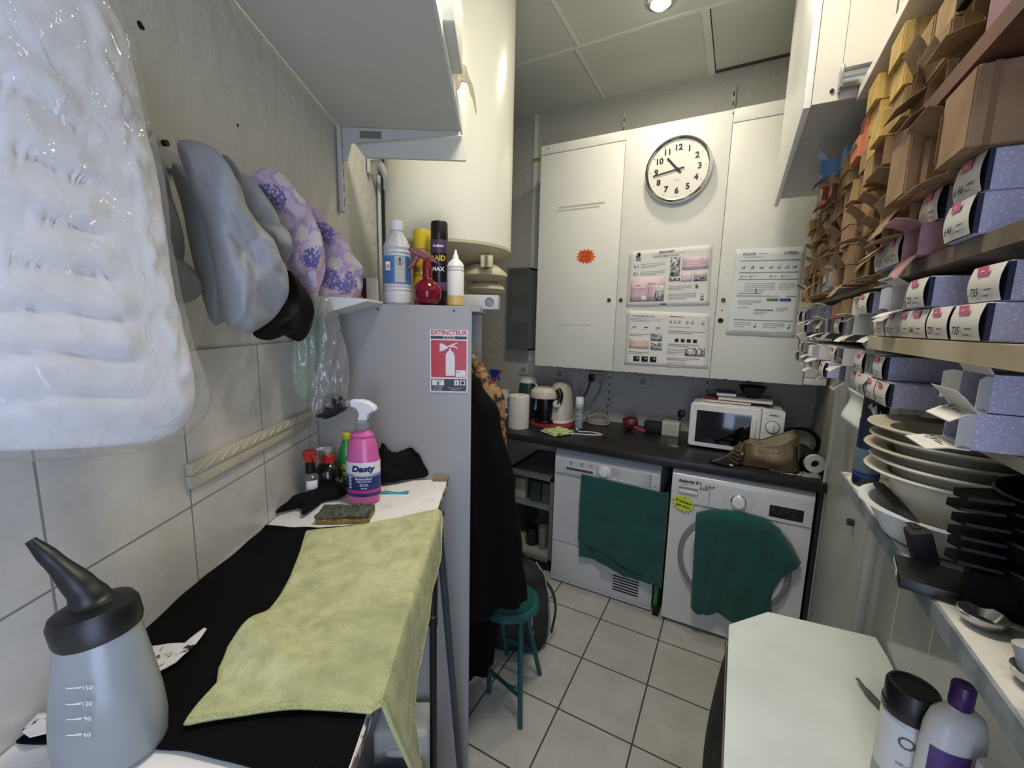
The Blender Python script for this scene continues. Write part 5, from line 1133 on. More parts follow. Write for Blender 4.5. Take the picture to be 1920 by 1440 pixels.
lobe(t, 'bonnet_fold', [(417, 290), (441, 314), (468, 335), (498, 370), (516, 400), (528, 436), (546, 451), (537, 490), (519, 490), (501, 457), (477, 433), (456, 406), (441, 355)], (417, -.47), (545, -.405), .020, .02, m_gc, crumple(7, .022, 7, 8, 24, 1.))
m_bb = M('black_nylon', '#050506', .6, spec=.2)
mb = MB(); pillow(mb, [(535, 505), (552, 525), (570, 555), (584, 580), (580, 610), (562, 640), (530, 628), (505, 638), (478, 630), (490, 605), (515, 580), (530, 550)], (478, -.475), (584, -.435), .03, .025, m_bb, crumple(9, .022, 6, 5, 16, .8), rings=22, smooth=8)
tag(mb.build('drawstring_bag', frame='left', ang=30), 'black cloth bag hanging below the grey bonnet', 'bag')
# purple flowered bonnets
m_fl, nt, bs_ = newmat('purple_flower_print'); L_ = nt.links
tc = nd(nt, 'ShaderNodeTexCoord'); v1 = nd(nt, 'ShaderNodeTexVoronoi'); v1.inputs['Scale'].default_value = 24; nn = nd(nt, 'ShaderNodeTexNoise'); nn.inputs['Scale'].default_value = 34; nn.inputs['Detail'].default_value = 3
mx = nd(nt, 'ShaderNodeMixRGB'); mx.inputs[0].default_value = .025; L_.new(tc.outputs['Object'], mx.inputs[1]); L_.new(nn.outputs['Color'], mx.inputs[2]); L_.new(mx.outputs[0], v1.inputs['Vector'])
rp = nd(nt, 'ShaderNodeValToRGB'); e = rp.color_ramp.elements; e[0].position = .0; e[0].color = lin('#cfc8c8'); e[1].position = 1; e[1].color = lin('#a78fbc'); rp.color_ramp.interpolation = 'CONSTANT'
q = e.new(.42); q.color = lin('#b59cc6'); q = e.new(.60); q.color = lin('#c9b9cf'); L_.new(v1.outputs['Distance'], rp.inputs['Fac'])
v2 = nd(nt, 'ShaderNodeTexVoronoi'); v2.inputs['Scale'].default_value = 11; mx2 = nd(nt, 'ShaderNodeMixRGB'); mx2.inputs[0].default_value = .035; L_.new(tc.outputs['Object'], mx2.inputs[1]); L_.new(nn.outputs['Color'], mx2.inputs[2]); L_.new(mx2.outputs[0], v2.inputs['Vector']); v3 = nd(nt, 'ShaderNodeTexVoronoi'); v3.inputs['Scale'].default_value = 150; L_.new(tc.outputs['Object'], v3.inputs['Vector'])
g1 = nd(nt, 'ShaderNodeMath', operation='LESS_THAN'); g1.inputs[1].default_value = .30; L_.new(v2.outputs['Distance'], g1.inputs[0]); g2 = nd(nt, 'ShaderNodeMath', operation='GREATER_THAN'); g2.inputs[1].default_value = .38; L_.new(v3.outputs['Distance'], g2.inputs[0]); g3 = nd(nt, 'ShaderNodeMath', operation='MULTIPLY'); L_.new(g1.outputs[0], g3.inputs[0]); L_.new(g2.outputs[0], g3.inputs[1])
mm = nd(nt, 'ShaderNodeMixRGB'); mm.inputs[2].default_value = lin('#6d6aa8'); L_.new(g3.outputs[0], mm.inputs[0]); L_.new(rp.outputs['Color'], mm.inputs[1]); L_.new(mm.outputs[0], bs_.inputs['Base Color']); bs_.inputs['Roughness'].default_value = .8
for lb_, px_, a_, b2_, cen_, sd in (('purple flowered bonnet hanging right of the grey bonnet', [(466, 340), (477, 323), (498, 314), (519, 320), (543, 346), (564, 376), (581, 409), (596, 445), (605, 487), (605, 517), (593, 552), (584, 564), (569, 555), (558, 526), (540, 499), (537, 463), (522, 433), (513, 403), (495, 373)], (466, -.515), (606, -.425), (545, 430), 13), ('purple flowered bonnet nearest the wardrobe, above the clear bags', [(575, 391), (587, 388), (602, 403), (626, 433), (650, 466), (668, 490), (676, 517), (676, 544), (662, 570), (632, 585), (608, 567), (598, 544), (602, 499), (593, 445), (581, 415)], (575, -.50), (676, -.415), (625, 490), 18)):
    mb = MB(); pillow(mb, px_, a_, b2_, .038, .025, m_fl, crumple(sd, .028, 7, 8, 24, .9, .03), cen=cen_, rings=24, smooth=8)
    tag(mb.build('bonnet_cap', frame='left', ang=35), lb_, 'cap', 'purple flowered bonnets')
# clear bags
m_fg = film('green_tinted_film', '#e6efe9', haze=.5, rough=.14, gloss=.05, bs=16, hazecol='#cfdcd3'); m_fc = film('clear_bag_film', '#f2f3f3', haze=.36, rough=.12, gloss=.05, bs=16, hazecol='#d3d5d6')
t = thing('plastic_bag', 'clear plastic bag with green print hanging under the first purple bonnet', 'plastic bag', W(-.47, 1.07, 1.33), AL, 'clear bags under the bonnets')
mb = MB(); pillow(mb, [(580, 555), (595, 560), (604, 600), (610, 660), (616, 720), (612, 750), (595, 760), (580, 752), (562, 745), (550, 720), (546, 680), (552, 630), (565, 590)], (546, -.51), (616, -.455), .012, .010, m_fg, crumple(21, .016, 8, 12, 40, .25), rings=24, smooth=8); mb.build('film', t, 'left', ang=50)
mb = MB(); pillow(mb, [(582, 600), (592, 620), (594, 660), (588, 685), (576, 680), (570, 650), (574, 615)], (570, -.496), (594, -.478), .006, .006, M('green_print', '#7fa48d', .6), None); mb.build('green_content', t, 'left')
t = thing('plastic_bag', 'clear plastic bag with black hairnets in its bottom, nearest the wardrobe', 'plastic bag', W(-.45, 1.12, 1.30), AL, 'clear bags under the bonnets')
mb = MB(); pillow(mb, [(600, 560), (630, 575), (640, 620), (652, 670), (654, 720), (650, 755), (635, 785), (605, 792), (588, 780), (584, 755), (590, 720), (600, 640)], (584, -.465), (654, -.41), .012, .012, m_fc, crumple(25, .016, 8, 12, 40, .25), rings=24, smooth=8); mb.build('film', t, 'left', ang=50)
mb = MB(); pillow(mb, [(620, 738), (645, 745), (650, 762), (632, 778), (605, 786), (590, 780), (600, 765)], (590, -.461), (650, -.415), .014, .012, M('hairnet_black', '#1b1b20', .9, bump=1, bs=90), capfold(26, .012, 30, 20)); mb.build('hairnets', t, 'left')

# big white bag
m_wad = M('white_wadding', '#dcdde0', .9, bump=.4, bs=18); m_bagf = film('large_bag_film', '#ffffff', haze=.10, rough=.07, gloss=.02, bs=14, bump=.8)
t = thing('plastic_bag', 'large clear plastic bag of folded white towels hanging at the left edge', 'plastic bag', W(-.45, .47, 1.37), AL)
A_, B_ = (-60, -.47), (375, -.425)
def towfold(x, y, k, sg):
    if sg < 0: return 0
    e_ = .079+(1.78-y)*.14+.010*nz(y*30, 5); L_ = max(0, min(1, (e_+.012-x)/.024)); F_ = max(0, min(1, (x-e_-.032)/.015))
    q_ = y*22+1.3*nz(x*5, y*4, 2)+x*.8; lay = abs(sin(pi*q_))**.45
    return L_*((.011+.005*nz(x*6, y*9, 4))*lay-.005+.005*nz(x*14, y*30, 6))+F_*(.010*nz(x*40, y*40, 3)+.004*nz(x*110, y*110, 1)+.002)+.006*nz(x*7, y*7, 9)
mb = MB(); pillow(mb, [(-160, -160), (60, -140), (150, -60), (214, 40), (240, 130), (262, 230), (285, 330), (302, 450), (319, 560), (342, 660), (358, 740), (342, 800), (285, 828), (150, 840), (0, 845), (-160, 840), (-260, 700), (-260, 200)], A_, B_, .035, .05, m_wad, towfold, rings=40, cen=(60, 400), pw=4); mb.build('folded_towels', t, 'left', ang=80)
mb = MB(); pillow(mb, [(-180, -190), (80, -170), (170, -70), (222, 40), (246, 130), (268, 230), (290, 330), (306, 450), (325, 560), (352, 660), (380, 740), (372, 790), (300, 838), (150, 860), (0, 866), (-180, 860), (-290, 700), (-290, 200)], A_, B_, .047, .062, m_bagf, crumple(31, .011, 9, 8, 34, .7), rings=40, cen=(60, 400), pw=4); mb.build('film', t, 'left', ang=80)

# ================================================================== COATS, STOOL, BACKPACK
m_coat = M('black_coat', '#060607', .9, bump=.2, bs=150, spec=.15)
def garment(name, label, cat, cn, cu, prof, du, m, seed, folds=9, amp=.018, group=None, lean=0.):
    """prof rows: (z, right edge n, left edge n)"""
    zs = [r[0] for r in prof]; R_ = [(r[0], r[1]) for r in reversed(prof)]; L2 = [(r[0], r[2]) for r in reversed(prof)]
    z1, z0 = max(zs), min(zs)
    def f(s, v):
        z = z1+(z0-z1)*v; a = 2*pi*s; r, l = interp(R_, z), interp(L2, z); c = (r+l)/2; hw = (r-l)/2
        fo = amp*v**.7*(sin(folds*a+2*nz(v*2, seed))+.6*sin(folds*1.7*a+seed)); hd = du*interp([(0, .25), (.06, .75), (.3, 1), (1, 1.1)], v)
        z2 = z+(.02*sin(3*a+seed) if v > .97 else 0)
        return (c+(hw+fo*.5)*cos(a), cu+(hd+fo)*sin(a)+lean*v, z2)
    b = MB(); b.sheet(f, 90, 50, m, closed_u=True); return tag(b.build(name, frame='left', solid=.004, ang=70), label, cat, group)
garment('coat', 'long black coat hanging at the front of the wardrobe opening', 'coat', 0, 1.40, [(1.475, -.17, -.24), (1.43, -.115, -.30), (1.38, -.065, -.36), (1.27, .0, -.42), (1.0, .058, -.44), (.75, .092, -.44), (.565, .115, -.44)], .085, m_coat, 3, group='black coats in the wardrobe')
garment('coat', 'longer black coat reaching nearly to the floor behind the first', 'coat', 0, 1.545, [(1.47, -.18, -.24), (1.42, -.14, -.30), (1.30, -.06, -.38), (.9, .0, -.42), (.5, .018, -.42), (.15, -.012, -.42)], .045, m_coat, 8, group='black coats in the wardrobe')
m_pat = M('patterned_dress', '#a8825c', .7, col2='#3b2b26', vs=32, lo=.42, hi=.52)
garment('dress', 'brown and white patterned dress hanging behind the black coats', 'dress', 0, 1.655, [(1.475, -.15, -.24), (1.44, -.09, -.30), (1.40, -.06, -.36), (1.27, .018, -.40), (1.0, .03, -.42), (.6, .04, -.42)], .042, m_pat, 12)
b = MB(); b.tube([(-.165, 1.50, 1.45), (-.12, 1.49, 1.457), (-.085, 1.485, 1.435), (-.07, 1.48, 1.405)], .020, M('gold_scarf', '#a88549', .4, col2='#4e3719', vs=30), 12, sm=6); tag(b.build('scarf', frame='left'), 'shiny golden brown scarf lying over the coat shoulder', 'scarf')

m_st = M('green_stool', '#12514f', .35)
sc_ = Vector((-.735, 1.385, 0))
t = thing('folding_stool', 'dark green round folding stool beside the hanging coats', 'stool', sc_, radians(20))
MB().lathe([(0, .432), (.115, .432), (.128, .438), (.130, .448), (.122, .456), (.108, .4575), (.104, .455), (0, .456)], m_st, 56).build('seat', t)
SI = (Matrix.Translation(sc_) @ Matrix.Rotation(radians(20), 4, 'Z')).inverted()
feet = [SI @ Vector(p_) for p_ in ((-.617, 1.286, 0), (-.654, 1.554, 0), (-.806, 1.36, 0), (-.84, 1.58, 0))]
tops = [(.035, -.05, .43), (.035, .05, .43), (-.035, -.05, .43), (-.035, .05, .43)]
for f_, tp in ((feet[0], (.06, -.07, .433)), (feet[1], (.045, .085, .433)), (feet[2], (-.075, -.03, .433)), (feet[3], (-.06, .08, .433))):
    k_ = Vector(tp).lerp(f_, .35); MB().tube([Vector(tp), k_, f_+Vector((0, 0, .004))], .0105, m_st, 12, sm=5).build('leg', t)
MB().tube([feet[2].lerp(Vector((-.075, -.03, .433)), .28), feet[0].lerp(Vector((.06, -.07, .433)), .28)], .008, m_st, 10).build('crossbar', t)
MB().tube([feet[3].lerp(Vector((-.06, .08, .433)), .28), feet[1].lerp(Vector((.045, .085, .433)), .28)], .008, m_st, 10).build('crossbar', t)

m_bp = M('dark_backpack', '#1b1b1f', .75, col2='#2a2a30', vs=6, bump=.3, bs=60); m_zip = M('zip_grey', '#8f9194', .4)
bpl = Vector((-.845, 1.70, 0))
t = thing('backpack', 'dark grey backpack standing on the floor behind the green stool', 'backpack', bpl, radians(28))
def bpf(s, v):
    a = 2*pi*s; ca, sa = cos(a), sin(a); ca = math.copysign(abs(ca)**.55, ca); sa = math.copysign(abs(sa)**.6, sa)
    hx = interp([(0, .13), (.1, .15), (.5, .15), (.8, .125), (.94, .08), (1, .01)], v); hy = interp([(0, .09), (.15, .11), (.5, .10), (.8, .07), (1, .005)], v)
    return (hx*ca+.006*nz(ca*3, v*5, 1), hy*sa+.012*nz(ca*4, v*5, sa*2), .003+.44*v)
MB().sheet(bpf, 56, 34, m_bp, closed_u=True).build('main_body', t, sub=1)
def bpk(s, v):
    a = pi*s; return (.115*cos(a)*interp([(0, .9), (.5, 1), (1, .8)], v), -.085-.05*sin(a)**.6*interp([(0, .6), (.3, 1), (.8, .8), (1, .1)], v), .03+.22*v)
MB().sheet(bpk, 30, 20, m_bp).build('front_pocket', t, sub=1, solid=.004)
b = MB(); zz = [Vector(bpf(.985, i/20)) for i in range(1, 20)]; b.tube([p_+Vector((.004, -.03*sin(i/18*pi), 0)) for i, p_ in enumerate(zz)], .0035, m_zip, 6); b.build('zip', t)
b = MB(); b.tube([(.13, -.02, .33), (.165, -.03, .28), (.185, -.02, .18), (.17, -.01, .05)], .012, M('strap_edge', '#2f2f2c', .6), 8, sm=6, flat=.5); b.build('shoulder_strap', t)
b = MB(); b.tube([(-.03, 0, .435), (0, .01, .465), (.035, 0, .437)], .007, BLKM, 8, sm=6); b.build('top_loop', t)
b = MB(); b.tube([(.06, -.128, .22), (.062, -.14, .19), (.058, -.142, .165)], .004, m_zip, 8, sm=4); b.lathe([(.011, -.002), (.014, 0), (.011, .002)], CHROME, 18, X=Matrix.Translation((.058, -.143, .15)) @ XC); b.build('zip_pull', t)

# ================================================================== RIGHT WALL: SHELVES OF CARTONS
m_lil, nt, bs_ = newmat('lilac_speckled_card'); L_ = nt.links
tc = nd(nt, 'ShaderNodeTexCoord'); vo = nd(nt, 'ShaderNodeTexNoise'); vo.inputs['Scale'].default_value = 330; vo.inputs['Detail'].default_value = 2; L_.new(tc.outputs['Object'], vo.inputs['Vector'])
rp = nd(nt, 'ShaderNodeValToRGB'); e = rp.color_ramp.elements; e[0].position = .56; e[0].color = lin('#b2b0c8'); e[1].position = .70; e[1].color = lin('#d9d8e6')
L_.new(vo.outputs['Fac'], rp.inputs['Fac']); L_.new(rp.outputs['Color'], bs_.inputs['Base Color']); bs_.inputs['Roughness'].default_value = .5
m_kr = M('kraft_card', '#9a7d5e', .8, col2='#86694b', vs=14); m_kr2 = M('kraft_inside', '#7d6247', .85); m_ye = M('yellow_card', '#c9a95c', .7, col2='#b0914a', vs=20)
m_yl2 = M('tan_card', '#a58a5b', .75, col2='#8a7048', vs=20); m_ora = M('orange_card', '#c77a58', .65); m_bluc = M('blue_card', '#6f9cc4', .5); m_wc = M('white_card', '#cfcdc8', .6, col2='#bdbbb7', vs=20); m_gc2 = M('grey_card', '#a3a1a4', .6)
m_kb = M('black_card', '#070708', .8, spec=.2); m_pnk = M('pink_card', '#b98d92', .6, col2='#9a6f72', vs=30); m_tagp = M('pink_tag', '#cf5f86', .5); m_navy = M('navy_inside', '#161a33', .6); m_lab = M('label_paper', '#d5d3cb', .55)
m_plank = M('brown_plank', '#6b4330', .6, col2='#4f2f21', vs=7, detail=7); m_pale = M('pale_wood_shelf', '#b3a88c', .6, col2='#9c9073', vs=9); m_shw = M('shelf_paint', '#d8d6cc', .5)

def shelf(name, label, x0, x1, y0, y1, z0, z1, m, edge=None):
    t = thing(name, label, 'shelf', ((x0+x1)/2, (y0+y1)/2, z0)); MB().box(x0+(.003 if edge else 0), x1, y0, y1, z0, z1, m).build('board', t, 'world')
    if edge: MB().box(x0, x0+.0028, y0, y1, z0-.001, z1+.001, edge).build('front_edge', t, 'world')
XW = XR-.002
ZA, ZCs, ZD, ZE, ZL = 1.892, 1.688, 1.571, 1.457, 1.276
shelf('wall_shelf', 'white top shelf over the cartons, highest on the right wall', .20, XW, .25, 1.325, 2.122, 2.142, m_shw, M('bright_edge', '#e8e6da', .4))
shelf('wall_shelf', 'reddish brown wooden shelf under the nearest cartons, high on right wall', .20, XW, .25, .955, ZA-.022, ZA, m_plank)
shelf('wall_shelf', 'thin recessed shelf behind the yellow and orange cartons', .262, XW, .96, 2.12, ZA-.012, ZA, m_pale)
shelf('wall_shelf', 'grimy wooden shelf under the lilac 646 boxes', .228, XW, .25, 1.035, ZCs-.020, ZCs, M('grimy_wood', '#83796a', .75, col2='#5f5245', vs=14))
shelf('wall_shelf', 'thin recessed shelf under the far brown cartons', .262, XW, 1.04, 2.12, ZCs-.012, ZCs, m_pale)
shelf('wall_shelf', 'pale wooden shelf under the row of lilac 735 boxes', .212, XW, .25, .985, ZD-.022, ZD, m_pale)
shelf('wall_shelf', 'dark shelf continuing the pale one towards the back wall', .25, XW, .99, 2.1, ZD-.016, ZD, M('dark_shelf', '#3a332c', .7))
m_bei = M('beige_shelf', '#b0a692', .6)
shelf('wall_shelf', 'narrow beige shelf under the two open 634 boxes', .262, XW, .25, .69, ZE-.014, ZE, m_bei)
shelf('wall_shelf', 'narrow beige shelf beyond the bowls under grey boxes', .27, XW, .875, 2.0, ZE-.010, ZE, m_bei)
LW_, LH, LL = .064, .040, .178
def flap(mb, edge, ang, ln, w, h, m, th=.0012):
    """flap hinged on one edge of the open end (x=0); ang 0 = straight out towards -x"""
    c, s_ = cos(ang), sin(ang)
    if edge in 'tb':
        z = h if edge == 't' else 0; sg = 1 if edge == 't' else -1; o = Vector((0, 0, sg*th))
        q = [Vector((0, -w/2, z)), Vector((0, w/2, z)), Vector((-ln*c, w/2*.94, z+sg*ln*s_)), Vector((-ln*c, -w/2*.94, z+sg*ln*s_))]
    else:
        y = w/2 if edge == 'l' else -w/2; sg = 1 if edge == 'l' else -1; o = Vector((0, sg*th, 0))
        q = [Vector((0, y, .002)), Vector((0, y, h-.002)), Vector((-ln*c, y+sg*ln*s_, h*.9)), Vector((-ln*c, y+sg*ln*s_, h*.1))]
    mid = [(q[0]+q[3])/2+Vector((0, 0, .002)), (q[1]+q[2])/2+Vector((0, 0, .002))]
    vs = [q[0], q[1], mid[1], mid[0], q[2], q[3]]; vs = vs+[v+o for v in vs]
    mb.raw(vs, [(0, 1, 2, 3), (3, 2, 4, 5), (9, 8, 7, 6), (11, 10, 8, 9), (0, 6, 7, 1), (4, 10, 11, 5), (1, 7, 8, 2), (2, 8, 10, 4), (3, 9, 6, 0), (5, 11, 9, 3)], m)
def hollow(mb, w, h, L, m, mi, th=.0015):
    for q in ((0, L, -w/2, w/2, 0, th), (0, L, -w/2, w/2, h-th, h), (0, L, -w/2, -w/2+th, th, h-th), (0, L, w/2-th, w/2, th, h-th)): mb.box(*q, m)
    mb.box(L-th, L, -w/2+th, w/2-th, th, h-th, m); mb.box(.03, .034, -w/2+th, w/2-th, th, h-th, mi)
def lab(mb, w, h, txt, x=-.0022, m=m_lab, tagc=m_tagp):
    bow = .0035
    mb.sheet(lambda s, v: (x-bow*sin(pi*v)-.001*sin(pi*s), w/2-.001-(w-.002)*s, .001+(h-.002)*v), 5, 7, m)
    X = Matrix.Translation((x-bow-.0012, 0, 0)) @ LEFTF
    if tagc: mb.rect(-w*.17, w*.17, h*.70, h*.95, tagc, X); mb.rect(-w*.06, w*.06, h*.80, h*.84, m_lab, X, .0004)
    if txt:
        mb.text(txt, h*.30, INK, X @ T3(-w*.12, h*.26, .0008), bold=.0003)
        for k in range(2): mb.rect(w*.12, w*(.34-.05*k), h*(.30-.16*k), h*(.345-.16*k), m_print, X, .0004)
COLS = {'L': ('lilac', m_lil, m_navy), 'B': ('brown', m_kr, m_kr2), 'Y': ('yellow', m_ye, m_yl2), 'T': ('tan', m_yl2, m_kr2), 'O': ('orange', m_ora, m_kr2), 'U': ('blue', m_bluc, m_bluc), 'W': ('white', m_wc, m_gc2), 'G': ('grey', m_gc2, m_gc2), 'K': ('black', m_kb, m_kb), 'P': ('pink', m_pnk, m_pnk)}
CACHE = {}; BOXES = []
def carton(kind, st, y, z, txt=None, x=.22, w=LW_, h=LH, L=LL, var=0, rot=0.):
    """st: c closed with white label, p closed plain, o open with flaps"""
    col, m, mi = COLS[kind]; key = (kind, st, txt, w, h, L, var)
    if key in CACHE:
        src = CACHE[key]; t = src.copy(); COL.objects.link(t)
        for ch in src.children:
            c_ = ch.copy(); COL.objects.link(c_); c_.parent = t
    else:
        t = thing('hair_colour_box' if kind in 'LW' else 'carton', '', 'box'); CACHE[key] = t; rnd = random.Random(sum(map(ord, str(key))))
        b = MB()
        if st == 'o': hollow(b, w, h, L, m, mi)
        else: b.box(0, L, -w/2, w/2, 0, h, m, bev=.0012, seg=1)
        if st == 'c' and kind == 'L': b.box(-.001, .0035, -w/2-.0006, w/2+.0006, .001, h-.001, m_navy)
        if st == 'p' and kind in 'YTOB':
            b.box(-.0012, -.0002, -w/2+.001, w/2-.0005, .0005, h-.001, m)
            X = Matrix.Translation((-.0004, 0, 0)) @ LEFTF; b.rect(-w*.3, w*.05, h*.25, h*.32, mi, X); b.rect(-w*.3, -w*.1, h*.4, h*.47, mi, X)
            b.box(.012, .018, -w/2-.0004, w/2+.0004, -.0004, h+.0004, mi)
        b.build('box_body', t)
        if st == 'c': q = MB(); lab(q, w, h, txt); q.build('end_label', t)
        if st == 'o':
            fm = m if kind not in 'L' else m_lab
            for ed in ('b', 't', 'l', 'r'):
                if rnd.random() < (.9 if ed == 'b' else .6 if ed == 't' else .4):
                    q = MB(); ln = (min(h, .045)*.8 if ed in 'bt' else w*.34)*rnd.uniform(.75, 1.1)*(.8 if kind in 'WG' else 1); a = rnd.uniform(.1, 1.1) if ed in 'tb' else rnd.uniform(.3, 1.3)
                    flap(q, ed, a, ln, w, h, fm)
                    if ed == 'b' and kind == 'L':
                        X = Matrix(((-cos(a), 0, 0, 0), (0, 0, 1, 0), (-sin(a), 0, 0, 0), (0, 0, 0, 1)))
                        X = Matrix.Translation((-ln*.5*cos(a), 0, -ln*.5*sin(a)+.0035)) @ Matrix(((0, cos(a), -sin(a), 0), (-1, 0, 0, 0), (0, sin(a), cos(a), 0), (0, 0, 0, 1)))
                        if txt: q.text(txt, h*.32, INK, X @ T3(-w*.22, 0, .001), bold=.0003)
                        q.rect(0, w*.3, -.002, .0, m_print, X, .001)
                    q.build('flap', t)
    t.location = (x, y, z); t.rotation_euler = (0, 0, rot); MATS[t.name] = Matrix.Translation((x, y, z)) @ Matrix.Rotation(rot, 4, 'Z')
    BOXES.append((t, z, y, col, {'c': 'box', 'p': 'closed carton', 'o': 'open carton'}[st], txt)); return t
rnd = random.Random(5)
# --- brown plank shelf (yellow cartons at the top)
PA = .0505; HA = .049
def A(y, l, k, st='p', **kw): carton(k, st, y, ZA+.001+l*PA, h=HA, w=.070, **kw)
for y, st_ in ((.62, [('P', 'o'), ('K', 'p'), ('Y', 'p')]), (.695, [('K', 'p'), ('K', 'p'), ('K', 'p'), ('T', 'p')]), (.770, [('B', 'o'), ('T', 'o'), ('K', 'p'), ('K', 'p')]), (.845, [('B', 'o'), ('B', 'p'), ('T', 'p'), ('P', 'p')]),
              (.925, [('B', 'p'), ('B', 'o'), ('T', 'p')]), (1.022, [('B', 'p'), ('T', 'p'), ('Y', 'p'), ('Y', 'p')]), (1.10, [('B', 'o'), ('Y', 'p')]), (1.185, [('T', 'p'), ('Y', 'p'), ('Y', 'p'), ('Y', 'p')]), (1.27, [('B', 'p'), ('T', 'p'), ('O', 'p')]),
              (1.36, [('T', 'p'), ('B', 'o'), ('O', 'p'), ('O', 'p')]), (1.46, [('B', 'o'), ('B', 'p'), ('T', 'p')]), (1.56, [('B', 'p'), ('B', 'o'), ('T', 'p'), ('U', 'p')]), (1.665, [('T', 'p'), ('B', 'o'), ('O', 'p'), ('U', 'o')]),
              (1.77, [('B', 'o'), ('B', 'p'), ('O', 'o')]), (1.89, [('T', 'p'), ('B', 'o'), ('G', 'p'), ('W', 'p')]), (2.01, [('B', 'p'), ('Y', 'p'), ('W', 'p'), ('G', 'p')])):
    for l, (k, s_) in enumerate(st_): A(y, l, k, s_, x=.22+rnd.uniform(-.008, .008)-(.012 if k == 'Y' else 0)-(.03 if k == 'U' and s_ == 'o' else 0), var=rnd.randint(0, 2) if s_ == 'o' else 0)
# --- grimy shelf: lilac 646 boxes in front, brown cartons behind
PC = .0455
def C_(y, l, k, st='o', **kw): carton(k, st, y, ZCs+.001+l*PC, h=kw.pop('h', .0445), w=kw.pop('w', .068), **kw)
C_(.697, 0, 'L', 'c', txt='646', x=.220); C_(.700, 1, 'L', 'c', txt='6.46', x=.224)
C_(.695, 2, 'B', 'p', h=.082, w=.078, x=.200, L=.2)
C_(.845, 0, 'P', 'o', x=.215, var=2); C_(.838, 1, 'L', 'c', txt='5.1', x=.232); C_(.785, 2, 'B', 'o', h=.070, w=.078, x=.215, L=.2, var=6); C_(.875, 2, 'B', 'p', h=.085, w=.085, x=.195, L=.2)
C_(.93, 0, 'L', 'c', txt='4.15'); C_(.925, 1, 'B', 'o', var=1); C_(.998, 0, 'L', 'c', txt='6.35'); C_(.998, 1, 'B', 'o', var=2)
C_(.972, 2, 'B', 'o', h=.06, w=.085, x=.215, L=.2, var=7)
for i in range(10):
    y = 1.09+.104*i
    for l in range(4 if i % 3 else 3):
        k = 'B' if not (l == 0 and i in (3, 4)) else 'G'; s_ = 'o' if rnd.random() < .6 else 'p'
        if i > 7 and l < 2: k, s_ = ('T', 'p') if l else ('B', 'o')
        C_(y, l, k, s_, x=.225+rnd.uniform(-.02, .01), var=rnd.randint(0, 3) if s_ == 'o' else 0, rot=rnd.uniform(-.05, .05))
# --- pale shelf: 735 boxes
PD = .0408
def D_(y, l, k, st='c', **kw): carton(k, st, y, ZD+.001+l*PD, h=.0398, **kw)
for y, tx in ((.632, '735'), (.703, '723'), (.768, '546'), (.827, '5.1'), (.887, '423'), (.952, '8')): D_(y, 0, 'L', 'c', txt=tx, x=.220 if y < .8 else .222, w=.062 if y > .65 else .068)
D_(.634, 1, 'L', 'c', txt='735', x=.230, w=.068); D_(.772, 1, 'L', 'c', txt='723', x=.214, w=.066); D_(.865, 1, 'W', 'o', x=.215, var=3); D_(.935, 1, 'W', 'o', x=.23, var=1)
for i in range(10):
    y = 1.04+.108*i
    for l in (0, 1):
        k = rnd.choice(('W', 'W', 'G', 'L')); s_ = 'o' if rnd.random() < .5 else 'c'
        if l == 1 and i in (2, 3): k, s_ = 'T', 'p'
        if l == 1 and i == 4: k, s_ = 'O', 'p'
        D_(y, l, k, s_, x=.232+rnd.uniform(-.025, .01), var=rnd.randint(0, 3) if s_ == 'o' else 0, txt=rnd.choice(('4', '7.3', '9')) if s_ == 'c' else None)
# --- narrow beige shelf: 634 boxes
def E_(y, l, k, st='c', **kw): carton(k, st, y, ZE+.001+l*PD, h=.0398, **kw)
E_(.640, 0, 'L', 'o', txt='634', x=.228, w=.068, var=4); E_(.642, 1, 'L', 'o', txt='634', x=.236, w=.068, var=9)
for y, l, tx in ((.905, 0, '8.3'), (.972, 0, '7.1'), (1.04, 0, '6'), (.945, 1, '12'), (1.075, 1, '7.44')): E_(y, l, 'L', 'c', txt=tx, x=.226)
E_(1.01, 1, 'G', 'o', x=.226, var=2)
for i in range(9):
    y = 1.15+.105*i
    for l in (0, 1):
        if l == 1 and i == 0: continue
        k = rnd.choice(('W', 'G', 'G', 'L')); s_ = 'o' if rnd.random() < .55 else 'c'
        E_(y, l, k, s_, x=.230+rnd.uniform(-.03, .01), var=rnd.randint(0, 3) if s_ == 'o' else 0, txt='7' if s_ == 'c' else None)
# labels for every carton: what it looks like, its shelf, its layer, its turn along the shelf
ORD = ['first', 'second', 'third', 'fourth', 'fifth', 'sixth', 'seventh', 'eighth', 'ninth', 'tenth', 'eleventh', 'twelfth', 'thirteenth', 'fourteenth', 'fifteenth', 'sixteenth', 'seventeenth', 'eighteenth', 'nineteenth', 'twentieth', 'twenty-first', 'twenty-second', 'twenty-third', 'twenty-fourth']
LAY = ['bottom', 'second', 'third', 'top']
for nm, z0, pitch, sh in (('cartons on the brown plank shelf', ZA, PA, 'on brown plank shelf'), ('cartons on the grimy shelf', ZCs, PC, 'on grimy wooden shelf'), ('boxes on the pale shelf', ZD, PD, 'on pale shelf'), ('boxes on the narrow beige shelf', ZE, PD, 'on narrow beige shelf')):
    top = {ZA: ZCs+.5, ZCs: ZA-.03, ZD: ZCs-.03, ZE: ZD-.03}[z0]
    rows = [b_ for b_ in BOXES if z0-.002 <= b_[1] < top]
    for l in range(4):
        r_ = sorted([b_ for b_ in rows if round((b_[1]-z0-.001)/pitch) == l], key=lambda b_: b_[2])
        for i, b_ in enumerate(r_):
            b_[0]['label'] = '%s %s%s %s, %s layer, %s from near end' % (b_[3], b_[4], ' '+b_[5] if b_[5] and b_[2] < 1.1 else '', sh, LAY[l], ORD[i]); b_[0]['group'] = nm
